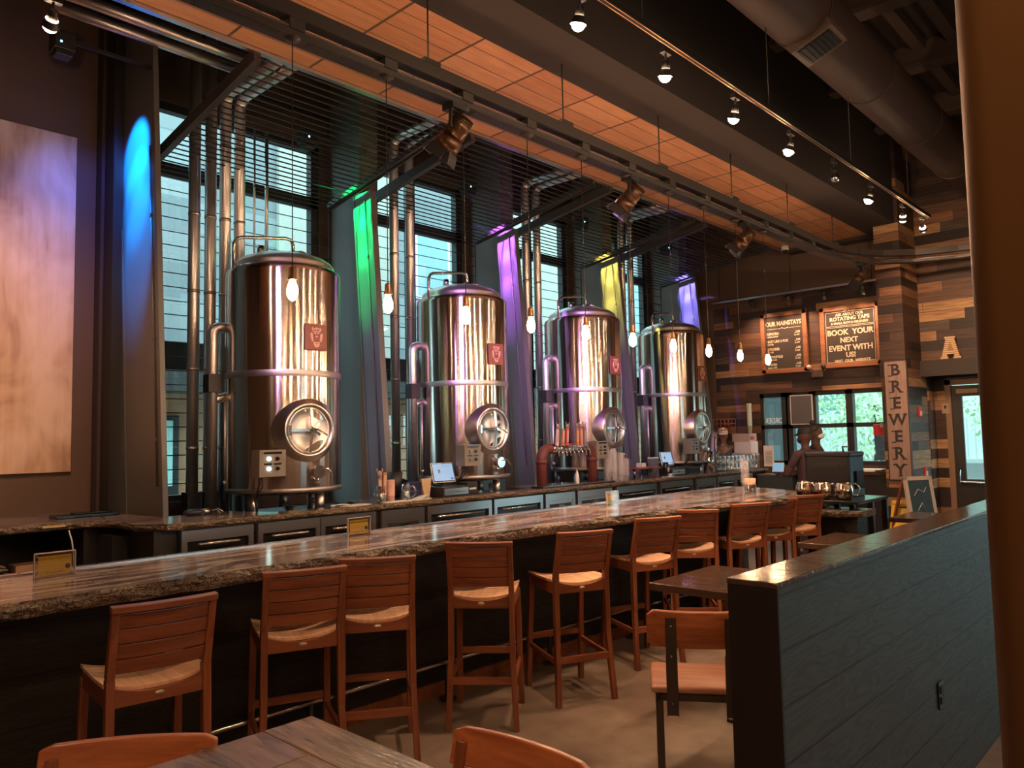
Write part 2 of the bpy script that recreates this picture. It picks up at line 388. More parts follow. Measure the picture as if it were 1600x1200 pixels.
b = MB(); b.span((-3.47, 13.4, 0), (-3.30, 13.55, 2.7)); b.span((-2.1, 13.4, 0), (0, 13.55, 2.7)); b.span((3.0, 13.4, 0), (4, 13.55, 2.7)); b.span((0, 13.4, 0), (3.0, 13.55, .25)); b.span((0, 13.4, 2.45), (3.0, 13.55, 2.7)); b.span((-3.32, 13.4, 2.42), (-2.08, 13.55, 2.7))
b.span((-3.5, 13.1, 0), (-3.45, 13.5, 2.7)); b.span((-3.5, 12.95, 2.60), (4, 13.5, 2.70))
struct(b.build('wall_alcove', m_reclaimed('reclaimed alcove boards', .15, 55.0)))
# entrance door
d = MB(); d.span((-3.30, 13.40, 0), (-3.22, 13.52, 2.42)); d.span((-2.16, 13.40, 0), (-2.10, 13.52, 2.42)); d.span((-3.30, 13.40, 2.34), (-2.10, 13.52, 2.42))
dr = struct(d.build('door_1', flat('brown door casing', (.26, .15, .09), .5)))
d = MB(); d.span((-3.22, 13.45, 0), (-3.08, 13.5, 2.33)); d.span((-2.32, 13.45, 0), (-2.16, 13.5, 2.33)); d.span((-3.08, 13.45, 0), (-2.32, 13.5, .88)); d.span((-3.08, 13.45, 2.16), (-2.32, 13.5, 2.33))
d.build('door_leaf', M['black'], dr); MB().span((-3.09, 13.47, .86), (-2.31, 13.475, 2.18)).build('pane', M['glass'], dr)
MB().tube([(-3.15, 13.45, 1.05), (-3.15, 13.38, 1.0), (-3.15, 13.38, .84), (-2.3, 13.38, .82), (-2.3, 13.45, .82)], .015).build('door_handle', M['steel'], dr)
MB().span((-3.14, 13.38, 2.20), (-2.85, 13.45, 2.27)).build('door_closer', flat('tan closer cover', (.45, .28, .16), .5), dr)
fr = MB(); [fr.span((x-.04, 13.44, .25), (x+.04, 13.52, 2.45)) for x in (.04, 1.0, 2.0, 2.96)]; fr.span((0, 13.44, .25), (3, 13.52, .33)); fr.span((0, 13.44, 2.37), (3, 13.52, 2.45))
o = struct(fr.build('window_7', M['frame'])); MB().span((0, 13.47, .3), (3, 13.475, 2.4)).build('pane', M['glass'], o)
portal((1.5, 13.7, 1.35), (0, -1, 0), 3.0, 2.2)
# far windows
fr = MB(); y0, y1 = 12.93, 13.05
for x in (FX0, -5.78+.09, -5.20, -4.60): fr.span((x-.05, y0, 1.1), (x+.06, y1, 2.34))
fr.span((-5.66, y0, 1.1), (-5.55, y1, 2.34))
fr.span((FX0, y0, 1.1), (FX1+.2, y1, 1.17)); fr.span((FX0, y0, 2.27), (FX1+.2, y1, 2.34)); fr.span((FX0, y0, 1.72), (FX1+.2, y1, 1.79))
o = struct(fr.build('window_5', M['frame'])); MB().span((FX0, 12.99, 1.12), (FX1+.15, 12.995, 2.32)).build('pane', M['glass'], o)
portal(((FX0+FX1)/2, 13.2, 1.7), (0, -1, 0), 2.2, 1.25)
# right wall of the dining side with a daylight window behind the camera's right
b = MB(); b.span((3.6, -3.2, 0), (3.8, 4.2, ZR)); b.span((3.6, 6.6, 0), (3.8, 13.5, ZR)); b.span((3.6, 4.2, 0), (3.8, 6.6, .4)); b.span((3.6, 4.2, 2.2), (3.8, 6.6, ZR))
struct(b.build('wall_right', M['brownwall']))
fr = MB()
for y in (4.23, 5.4, 6.57): fr.span((3.64, y-.04, .4), (3.74, y+.04, 2.2))
fr.span((3.64, 4.2, .4), (3.74, 6.6, .48)); fr.span((3.64, 4.2, 2.12), (3.74, 6.6, 2.2))
o = struct(fr.build('window_6', M['frame'])); MB().span((3.68, 4.2, .45), (3.685, 6.6, 2.18)).build('pane', M['glass'], o)
portal((3.9, 5.4, 1.3), (-1, 0, 0), 1.8, 2.4)
# wood soffit over the bar, bulkhead beside it, dark ceiling over the tanks
struct(MB().span((-5.42, -3.0, 4.75), (-4.03, 12.62, 4.80)).build('ceiling_soffit', M['soffit']))
struct(MB().span((-4.03, -3.0, 4.72), (-3.52, 12.88, ZR)).build('ceiling_bulkhead', M['darkceil']))
b = MB(); b.span((-5.47, -3.0, 4.72), (-5.42, 12.62, 4.86)); struct(b.build('trim_2', M['steel_d']))
b = MB(); b.span((-5.42, 12.62, 4.70), (-3.52, 12.88, ZR)); struct(b.build('trim_3', M['darkceil']))
struct(MB().span((-5.42, -3, 4.86), (-5.36, 12.88, ZR)).build('ceiling_fascia', M['darkceil']))
b = MB()
for y in (-.5, 1.2, 2.9, 4.6, 6.3, 8.0, 9.7, 11.4): b.span((-3.5, y, 5.95), (3.6, y+.14, ZR)); b.span((-3.5, y-.04, 5.90), (3.6, y+.18, 5.95))
for x in (-3.0, -1.4, .2, 1.8): b.span((x, -3, 5.72), (x+.16, 12.9, 5.92))
for x in [-7.4+.35*k for k in range(30)]: b.span((x, -3, 6.1), (x+.12, 12.9, ZR))
struct(b.build('ceiling_joists', M['joist']))
struct(MB().span((-3.88, -1.5, 0), (-3.86, 4.2, .085)).bar((-3.87, 4.2, .0425), (-3.77, 5.7, .0425), .02, .085).bar((-3.77, 5.7, .0425), (-3.55, 6.9, .0425), .02, .085).build('baseboard_bar', M['teak']))
struct(MB().span((-7.85, 2.3, 0), (-6.52, 12.88, .94)).build('trim_4', flat('dark plinth under the tanks', (.02, .018, .017), .6)))

# ------------------------------------------------------------------ leaning steel columns with coloured uplights
UPC = [('blue', (.0, .25, 1.0), 700), ('green', (.0, 1.0, .22), 420), ('purple', (.50, .14, 1.0), 480), ('yellow', (1.0, .85, .15), 260), ('violet blue', (.22, .18, 1.0), 480)]
for k, (y, (cn, cc, pw)) in enumerate(zip(CY, UPC)):
    xl = -7.68 if k == 0 else -7.19
    t = thing('steel_column', '%s leaning steel column washed in %s light near its top' % (('wide leftmost', 'second', 'third', 'fourth', 'rightmost')[k], cn), 'column', (0, y, 0), 0, 'steel columns between the windows')
    wb = MB(); n = 4.45 if k else ZR
    def xa(z, x): return x+.27*(4.4-z)/3.35
    vs = []
    for z in (.90, n):
        for dx, dy in ((xl, -.012), (-6.90, -.012), (-6.90, .012), (xl, .012)): vs.append((xa(z, dx), dy, z))
    wb.add(vs, [(0, 1, 2, 3), (7, 6, 5, 4), (0, 4, 5, 1), (1, 5, 6, 2), (2, 6, 7, 3), (3, 7, 4, 0)]); wb.build('web', M['colm'], t)
    for nm, x in (('front_flange', -6.89), ('rear_flange', xl-.01)):
        fb = MB(); vs = []
        for z in (.90, n):
            for dx, dy in ((x-.012, -.02), (x+.014, -.02), (x+.014, .055 if k else .025), (x-.012, .055 if k else .025)): vs.append((xa(z, dx), dy, z))
        fb.add(vs, [(0, 1, 2, 3), (7, 6, 5, 4), (0, 4, 5, 1), (1, 5, 6, 2), (2, 6, 7, 3), (3, 7, 4, 0)]); fb.build('flange', M['colm'], t)
    cb = MB().tube([(xa(4.35, -6.99), -.02, 4.35), (xa(1.3, -6.99), -.02, 1.3)], .008)
    for z in (3.7, 2.6, 1.7): cb.box((xa(z, -6.99), -.022, z), (.03, .02, .03))
    cb.build('conduit', M['colm'], t)
    # floodlight fixed at the head of the column, aimed down the web
    fx, fz = -7.0, (4.82 if k else 4.98)
    f = thing('flood_light', 'black floodlight over the %s lit column' % cn, 'light', (fx, y-.74, fz), 0, 'floodlights on the column heads')
    MB().box((0, 0, .06), (.16, .16, .16)).box((0, 0, -.04), (.13, .13, .05)).build('housing', M['black'], f, bevel=.01)
    MB().bar((0, .05, .1), (0, .76, .1), .03, .03).build('bracket', M['black'], f)
    MB().box((.082, -.03, .04), (.004, .015, .015)).build('indicator_light', emis('cyan indicator light', (.2, .9, 1), 3), f)
    for q, (za, pf, dg) in enumerate(((4.28, .9, 28), (3.95, .9, 24), (3.5, .8, 20))):
        spot((fx-.02, y-.74, fz-.08), ((-7.05 if k else -7.28)+.03*q, y-.02, za+(.12 if not k else 0)), pw*pf*.9, cc, dg*(1 if k else 1.35), .6, .03, 'column_wash')

# wire trellis bays
for k in range(4):
    y0, y1 = CY[k]+.19, CY[k+1]-.15
    t = thing('wire_trellis', 'black wire trellis sloping over %s window bay' % ('the first (left)', 'the second', 'the third', 'the fourth (far)')[k], 'trellis', (0, 0, 0), 0, 'wire trellises in front of the windows')
    P0, P1 = (-7.50, 4.37), (-5.44, 4.70)
    MB().bar((P0[0], y0, P0[1]), (P1[0], y0, P1[1]), .06, .10).build('frame_beam', M['bronze'], t)
    MB().bar((P0[0], y1, P0[1]), (P1[0], y1, P1[1]), .05, .055).bar((P0[0], y1+.03, P0[1]-.035), (P1[0], y1+.03, P1[1]-.035), .015, .02).build('frame_beam', M['bronze'], t)
    b = MB(); n = 24
    for i in range(n+1):
        f = i/n; b.bar((P0[0]+(P1[0]-P0[0])*f, y0, P0[1]+(P1[1]-P0[1])*f-.02), (P0[0]+(P1[0]-P0[0])*f, y1, P0[1]+(P1[1]-P0[1])*f-.02), .013, .010)
    b.build('sloping_wires', M['black'], t)
    b = MB(); z = 4.29
    while z > 1.2: b.tube([(-7.50, y0, z), (-7.50, y1, z)], .0055, 5); z -= .137
    b.tube([(-7.50, y1, 4.37), (-7.50, y1, 1.0)], .008, 6); b.tube([(-7.50, y0, 4.37), (-7.50, y0, 1.0)], .008, 6)
    b.build('upright_wires', M['black'], t)

# insulated pipe runs
def pipe_elbow_pts(p, r, d1, d2):
    d1, d2 = Vector(d1), Vector(d2); c = Vector(p)-d1*r+d2*r
    return [c-d2*r*math.cos(a)+d1*r*math.sin(a) for a in [PI/2*i/6 for i in range(7)]]
def pipe(label, y, x, ztop, xend, r=.055, clamp=True, grp='insulated pipes beside the tanks'):
    t = thing('insulated_pipe', label, 'pipe', (0, 0, 0), 0, grp)
    pts = [(x, y, .92), (x, y, ztop-.12)]
    if xend: pts = pts[:1]+[tuple(v) for v in pipe_elbow_pts((x, y, ztop), .12, (0, 0, 1), (1, 0, 0))]+[(xend, y, ztop)]
    MB().tube(pts, r, 16).build('pipe_jacket', M['pipe'], t)
    for z in (1.6, 2.35, 3.1, 3.85, 4.6): MB().cyl((x, y, z), (x, y, z+.03), r+.003, n=16).build('joint_band', M['band'], t)
    if clamp: MB().box((x, y, 1.12), (.15, .14, .17)).build('base_box', M['black'], t, bevel=.006)
nm = ['first bay, leftmost', 'first bay, second from left', 'first bay, third from left', 'first bay, closest to the tank']
for i, y in enumerate((3.24, 3.40, 3.55, 3.70)):
    pipe('tall insulated steel pipe standing in the %s' % nm[i], y, -7.2, 5.9 if i < 2 else 5.15, 0 if i < 2 else -5.75, clamp=i < 2)
for k, (a, c) in enumerate((('second', 0), ('third', 1), ('fourth', 2))):
    y0 = CY[k+1]
    pipe('left insulated pipe of the pair in the %s bay' % a, y0+.56, -7.2, 5.28, -5.65)
    pipe('right insulated pipe of the pair in the %s bay' % a, y0+.80, -7.2, 5.28, -5.65, clamp=False)
for nme, x, y0, y1 in (('lower', -6.95, 1.9, 3.72), ('upper', -6.70, 1.9, 3.88), ('short top', -6.42, 1.9, 2.85)):
    o = MB().tube([(x, y0, 5.32), (x, y1, 5.32)], .05, 14).build('overhead_pipe', M['pipe'])
    tag(o, '%s of the overhead pipes crossing above the leftmost column' % nme, 'pipe', 'overhead pipes at upper left')
for y, nme in ((3.98, 'left'), (4.12, 'right')):
    o = MB().tube([(-7.42, y, 3.6), (-7.42, y, 5.0)], .012 if nme == 'left' else .02, 8).build('thin_pipe', M['pipe']); tag(o, '%s thin conduit rising behind the first tank' % nme, 'conduit', 'thin conduits')

# ------------------------------------------------------------------ fermentation tanks
def ycirc(r, rx, x, rnd=24): return None
def emblem(parent, x, yc, zc, s, mat, nm='beast_emblem'):
    """horned roaring head in raised lines, lying in a plane facing +X"""
    b = MB(); P = lambda u, v: (x, yc+u*s, zc+v*s)
    def ln(pts, r=.055): b.tube([P(*p) for p in pts], [r*s]*len(pts), 6)
    for m in (-1, 1):
        ln([(m*.42, .98), (m*.50, .78), (m*.40, .60), (m*.20, .56), (0, .50)], .07)
        ln([(m*.36, .76), (m*.20, .86), (0, .90)], .09)
        ln([(m*.58, .42), (m*.62, .12), (m*.55, -.20), (m*.44, -.48)], .12)
        ln([(m*.46, .30), (m*.48, .05), (m*.42, -.25)], .07)
        ln([(m*.34, .42), (m*.18, .38), (m*.06, .26)], .07)
        ln([(m*.30, -.50), (m*.26, -.78), (m*.12, -.95), (0, -.93)], .09)
        ln([(m*.24, -.52), (m*.10, -.60), (0, -.56)], .06)
        ln([(m*.16, .10), (0, .0)], .08)
    ln([(-.2, -.74), (0, -.8), (.2, -.74)], .07); ln([(0, .88), (0, .62)], .06)
    return b.build(nm, mat, parent)
plq = flat('brown plaque', (.22, .075, .035), .5); plql = flat('pale plaque relief', (.60, .36, .22), .5)
def tank(y, which):
    t = thing('fermentation_tank', '%s stainless brewing tank with horned-beast plaque and round hatch' % which, 'tank', (-6.72, y, .94), 0, 'four stainless brewing tanks')
    R, z0 = .54, .26
    MB().lathe([(0, z0-.02), (R-.06, z0-.02), (R-.01, z0), (R, z0+.03), (R, 1.30), (R, 2.31), (R-.006, 2.345), (R-.03, 2.365)], n=96).build('shell', M['tank'], t)
    MB().lathe([(R+.0005, 1.315), (R+.0015, 1.317), (R+.0015, 1.373), (R+.0005, 1.375)], n=96).build('weld_band', M['band'], t)
    MB().lathe([(R-.004, z0-.005), (R+.006, z0), (R+.006, z0+.035), (R-.002, z0+.04)], n=96).build('base_band', M['band'], t)
    MB().lathe([(R-.03, 2.362), (.485, 2.372), (.475, 2.39), (.478, 2.415), (.462, 2.44), (.40, 2.485), (.27, 2.53), (.12, 2.55), (0, 2.552)], n=96).build('domed_lid', M['dome'], t)
    for a in (20, 110, 200, 290):
        c, s_ = math.cos(math.radians(a)), math.sin(math.radians(a)); MB().cyl((.42*c, .42*s_, 0), (.42*c, .42*s_, z0), .045, n=20).build('leg', M['steel_d'], t)
    # cleaning pipe looped over the lid
    b = MB(); b.tube([(0, -.52, 2.30), (0, -.52, 2.58), (0, -.49, 2.63), (0, -.44, 2.65), (0, .02, 2.72), (0, .08, 2.71), (0, .10, 2.66), (0, .10, 2.54)], .018, 10)
    b.cyl((0, .10, 2.54), (0, .10, 2.60), .05, n=14); b.cyl((0, -.25, 2.52), (0, -.25, 2.60), .035, n=12); b.tube([(-.03, .1, 2.6), (.05, .16, 2.6), (.1, .2, 2.57)], .012, 8)
    b.build('cleaning_pipe', M['steel'], t)
    # hatch
    hz = .82; hy = -.06
    m = Matrix.Translation((0, hy, hz)) @ Matrix.Rotation(PI/2, 4, 'Y')
    h = MB()
    N = 64
    vs = []
    for rr, off in ((.305, 'c'), (.296, 'c2'), (.262, .555), (.250, .567), (.22, .548), (.215, .53)):
        for k in range(N):
            a = 2*PI*k/N; yy = hy+rr*math.cos(a); zz = hz+rr*math.sin(a)*.95; xc = math.sqrt(max(R*R-yy*yy, .01))
            x = xc if off == 'c' else xc+.012 if off == 'c2' else off
            vs.append((x, yy, zz))
    h.add(vs, [(j*N+k, j*N+(k+1) % N, (j+1)*N+(k+1) % N, (j+1)*N+k) for j in range(5) for k in range(N)], True)
    hh = h.build('hatch_collar', M['steel_d'], t)
    MB().lathe([(.0, .555), (.10, .545), (.19, .53), (.20, .545), (.212, .545), (.215, .525)], (0, 0, 0), 64, m).build('hatch_door', M['dome'], t)
    b = MB()
    for a, L in ((90, .2), (-94, .2), (180, .21), (35, .1), (-25, .1)):
        c, s_ = math.cos(math.radians(a)), math.sin(math.radians(a)); b.bar((.60, hy, hz), (.575, hy+L*c, hz+L*s_), .024, .016, (1, 0, 0))
    b.cyl((.54, hy, hz), (.64, hy, hz), .022, n=14); b.box((.57, hy-.215, hz), (.03, .025, .09)); b.tube([(.63, hy-.03, hz+.03), (.65, hy+.06, hz-.01), (.66, hy+.12, hz-.05)], .008, 6)
    b.build('hatch_handle', M['steel'], t)
    b = MB(); b.cyl((.50, 0, .44), (.60, 0, .44), .05, n=20); b.cyl((.60, 0, .44), (.62, 0, .44), .06, n=20); b.tube([(.61, 0, .46), (.63, .08, .47), (.64, .13, .40)], .010, 8); b.cyl((.55, 0, .40), (.55, 0, .33), .04, n=16)
    b.build('sample_valve', M['steel'], t)
    # control box
    x0, x1 = .53, .67
    cb = MB().span((x0, -.62, .42), (x1, -.37, .65)).build('control_box', flat('grey enamelled box', (.24, .20, .17), .4), t, bevel=.004)
    b = MB(); b.box((x1+.001, -.495, .635-.01), (.004, .17, .018)); b.box((x1+.001, -.54, .53), (.004, .07, .014)); b.box((x1+.001, -.45, .53), (.004, .07, .014)); b.build('label_strip', M['blackg'], cb)
    for z in (.575, .49): MB().cyl((x1, -.535, z), (x1+.015, -.535, z), .018, n=16).build('indicator_lamp', emis('white indicator', (.7, 1, .92), 2.2) if which == 'nearest' else flat('dark indicator lens', (.2, .2, .2), .2), cb)
    for z in (.575, .49): MB().cyl((x1, -.455, z), (x1+.012, -.455, z), .016, n=16).box((x1+.018, -.455, z), (.012, .034, .008), None).build('selector_knob', M['blackg'], cb)
    MB().tube([(.6, -.58, .42), (.6, -.58, .36), (.5, -.57, .24), (.42, -.5, .06)], .008, 6).tube([(.6, -.56, .42), (.6, -.55, .34), (.5, -.56, .24)], .006, 6).build('cable', M['black'], cb)
    # plaque
    pz = 1.68; py = .01
    pb = MB().span((.538, py-.115, pz-.122), (.556, py+.115, pz+.122)).build('plaque', plq, t, bevel=.003)
    emblem(pb, .557, py, pz, .092, plql)
    # drain under the tank
    MB().cyl((0, 0, z0-.02), (0, 0, .10), .05, n=14).tube([(0, 0, .12), (.25, -.1, .10), (.38, -.1, .10)], .025, 8).cyl((.30, .14, 0), (.30, .14, .16), .02, n=10).sphere((.30, .14, .16), .03, 10).build('drain_pipe', M['steel_d'], t)
    # riser pipe at the tank's left flank
    r = thing('tank_riser_pipe', 'insulated riser with elbow on the left flank of the %s tank' % which, 'pipe', (-6.88, y-.64, .94), 0, 'riser pipes feeding the tanks')
    pts = [(0, 0, 0)]+[tuple(v) for v in pipe_elbow_pts((0, 0, 1.80), .07, (0, 0, 1), (0, 1, 0))]+[(0, .17, 1.80)]
    MB().tube(pts, .048, 16).build('pipe_jacket', M['pipe'], r)
    pts = [(0, 0, 1.12)]+[(0, .06, 1.13), (0, .17, 1.17)]
    MB().tube(pts, .04, 12).tube([(.01, .12, .2), (.01, .12, 1.16)], .014, 8).sphere((.01, .12, .35), .025, 10).build('lower_branch', M['pipe'], r)
    MB().box((.0, 0, 1.27), (.12, .13, .17)).build('valve_box', M['black'], r, bevel=.005)
for y, wh in zip(TY, ('nearest', 'second', 'third', 'farthest')): tank(y, wh)

# ------------------------------------------------------------------ long bar
def slab(name, outline, z0, z1, edges, amp=.012, parent=None):
    """stone slab; the sides in `edges` (index ranges) are rough chiselled"""
    pts = []; n = len(outline)
    for i in range(n):
        a, c = Vector(outline[i]), Vector(outline[(i+1) % n]); L = (c-a).length; m = max(1, int(L/.035)) if i in edges else max(1, int(L/.5))
        for k in range(m): pts.append((a+(c-a)*k/m, i in edges, (c-a).normalized()))
    b = MB(); N = len(pts); rows = [(z1, 0), (z1-.010, .004), (z1-(z1-z0)*.4, .010), (z1-(z1-z0)*.75, .004), (z0, -.014)]
    vs = []
    for z, off in rows:
        for p, rough, d in pts:
            nrm = Vector((d.y, -d.x))
            o = off+(noise.noise(Vector((p.x*14, p.y*14, z*40)))*amp*1.6+noise.noise(Vector((p.x*4, p.y*4, z*9)))*amp if rough and z < z1 else (noise.noise(Vector((p.x*6, p.y*6, 3)))*amp*.8 if rough else 0)) if rough else 0
            vs.append((p.x+nrm.x*o, p.y+nrm.y*o, z))
    b.add(vs, [(j*N+k, (j+1)*N+k, (j+1)*N+(k+1) % N, j*N+(k+1) % N) for j in range(len(rows)-1) for k in range(N)], False, None, 1)
    b.add(vs[:N], [tuple(range(N))], False, None, 0); b.add(vs[-N:], [tuple(range(N-1, -1, -1))], False, None, 1)
    return b.build(name, [M['granite'], M['granite_edge']], parent)
bar = thing('bar_counter', 'long dark bar with a veined granite top and chiselled edge facing the stools', 'bar', (0, 0, 0))
# outline counter-clockwise seen from above (outside normal = right of direction)
slab('granite_top', [(-3.39, -1.6), (-3.39, 3.7), (-3.33, 4.6), (-3.21, 5.7), (-2.99, 6.75), (-3.02, 7.0), (-3.25, 7.58), (-3.95, 7.95), (-4.09, 7.9), (-4.09, -1.6)], 1.003, 1.07, {0, 1, 2, 3, 4, 5, 6}, .012, bar)
MB().prism([(-3.88, -1.5), (-3.88, 4.2), (-3.78, 5.7), (-3.56, 6.9), (-3.75, 7.5), (-4.04, 7.6), (-4.04, -1.5)], 0, 1.005).build('body', M['barfront'], bar)
b = MB().span((-4.13, -1.6, 1.02), (-4.085, 7.85, 1.0765)).span((-4.15, -1.6, 1.0), (-4.09, 7.85, 1.02)); o = b.build('drip_rail', M['steel_d'], bar)
for y in [-.5+.34*i for i in range(24)]: pass
b = MB()
for i in range(26): b.cyl((-4.108, -.6+.33*i, 1.0765), (-4.108, -.6+.33*i, 1.0795), .010, n=10)
b.build('rail_screws', M['steel'], o)
for y in (1.77, 4.95): MB().span((-3.88, y, .88), (-3.868, y+.11, .98)).build('power_outlet', M['blackg'], bar)
b = MB().tube([(-3.77, -1.2, .235), (-3.77, 4.3, .235), (-3.725, 5.3, .235), (-3.53, 6.9, .235)], .014, 10); fr_ = thing('foot_rail', 'thin bright steel foot rail along the base of the bar', 'rail', (0, 0, 0)); b.build('rail_tube', M['steel'], fr_)
for y in (.36, 1.36, 2.36, 3.36, 4.36, 5.35, 6.3):
    x = -3.77+max(0, y-4.3)*.045+(.06 if y > 6 else 0)
    MB().cyl((x, y, 0), (x, y, .23), .018, n=12).cyl((x, y, 0), (x, y, .012), .055, n=20).bar((x, y, .2), (x-.1, y, .2), .02, .02).build('rail_post', M['black'], fr_)

# back bar
bb = thing('back_bar_counter', 'granite back bar counter running below the tanks', 'counter', (0, 0, 0))
ol = [(-6.85, -1.6), (-6.85, 2.12), (-6.72, 2.30), (-6.45, 2.36), (-6.15, 2.32), (-5.97, 2.50), (-5.96, 4.33), (-5.96, 6.2), (-5.95, 8.6), (-5.95, 12.8), (-6.55, 12.8)]
bk = []
for y in reversed(TY): bk += [(-6.62, y+.66), (-6.17, y+.50), (-6.17, y-.42), (-6.62, y-.60)]
ol += bk+[(-6.62, 2.72), (-7.6, 2.62), (-7.99, 2.55), (-7.99, -1.6)]
slab('granite_top', ol, .995, 1.05, set(range(0, 9)), .012, bb)
MB().span((-6.55, 2.6, .10), (-6.0, 12.75, .995)).span((-6.62, 2.42, 0), (-6.02, 2.6, .995)).span((-7.99, -1.5, 0), (-6.9, 2.4, .12)).span((-7.99, 2.2, .12), (-6.85, 2.4, .995)).span((-7.99, -1.5, .12), (-7.90, 2.2, .995)).build('carcass', M['black'], bb)
MB().span((-7.90, -1.5, .56), (-6.95, 2.2, .59)).build('shelf', M['steel_d'], bb)
for nm_, y in (('left', 1.35), ('right', 1.9)): MB().span((-6.862, y, 1.02), (-6.835, y+.16, 1.035)).build('edge_clip', flat('tan clip', (.55, .4, .2), .4), bb)
# fridges and drawer units in a row under the back bar
def fridge(y0, y1, kind, label):
    t = thing('bar_fridge' if kind != 'drawer' else 'drawer_unit', label, 'fridge' if kind != 'drawer' else 'drawers', (-6.0, y0, 0), 0, 'stainless units under the back bar')
    w_ = y1-y0-.012
    nd = 1 if kind in ('one', 'drawer') else 2
    for i in range(nd):
        a, c = .004+w_*i/nd, w_*(i+1)/nd-.004
        b = MB().span((.01, a, .90), (.045, c, .985)).span((.01, a, .14), (.045, c, .20)).span((.01, a, .20), (.045, a+.045, .90)).span((.01, c-.045, .20), (.045, c, .90))
        if kind == 'drawer':
            d_ = MB().span((.008, a+.045, .14), (.04, c-.045, .90)).build('drawer', M['steel_d'], t, bevel=.004); b.build('frame', M['steel_d'], t)
            MB().span((.04, (a+c)/2-.05, .83), (.06, (a+c)/2+.05, .85)).build('handle', M['steel'], d_); MB().span((.042, a+.08, .60), (.046, c-.08, .86)).build('drawer_panel', M['black'], d_)
        else:
            b.build('door_frame', M['steel_d'], t); MB().span((.012, a+.045, .20), (.018, c-.045, .90)).build('door_glass', M['blackg'], t)
            MB().tube([(.05, a+.12, .875), (.07, a+.14, .875), (.07, c-.14, .875), (.05, c-.12, .875)], .008, 8).build('door_handle', M['steel'], t)
            b = MB(); [b.tube([(-.06-.0, a+.06, z), (-.06, c-.06, z)], .004, 5) for z in (.45, .7)]
for a in ((2.60, 3.215, 'one', 'leftmost bar fridge with one stainless framed glass door'), (3.235, 4.45, 'two', 'double glass door bar fridge below the nearest tank'), (4.50, 5.05, 'drawer', 'stainless drawer unit below the tablet register'),
          (5.07, 6.0, 'one', 'bar fridge left of the second tank hatch'), (6.02, 6.85, 'one', 'bar fridge left of the tap tower'), (6.88, 7.45, 'drawer', 'stainless drawer unit under the left end of the tap tower'), (7.48, 8.22, 'drawer', 'stainless drawer unit under the right end of the tap tower'),
          (8.30, 9.28, 'one', 'bar fridge below the clear cup stacks'), (9.34, 10.25, 'one', 'bar fridge below the far cash drawers'), (10.33, 10.95, 'drawer', 'stainless drawer unit left of the glassware'), (10.98, 12.2, 'two', 'double bar fridge under the drinking glasses')):
    fridge(*a)

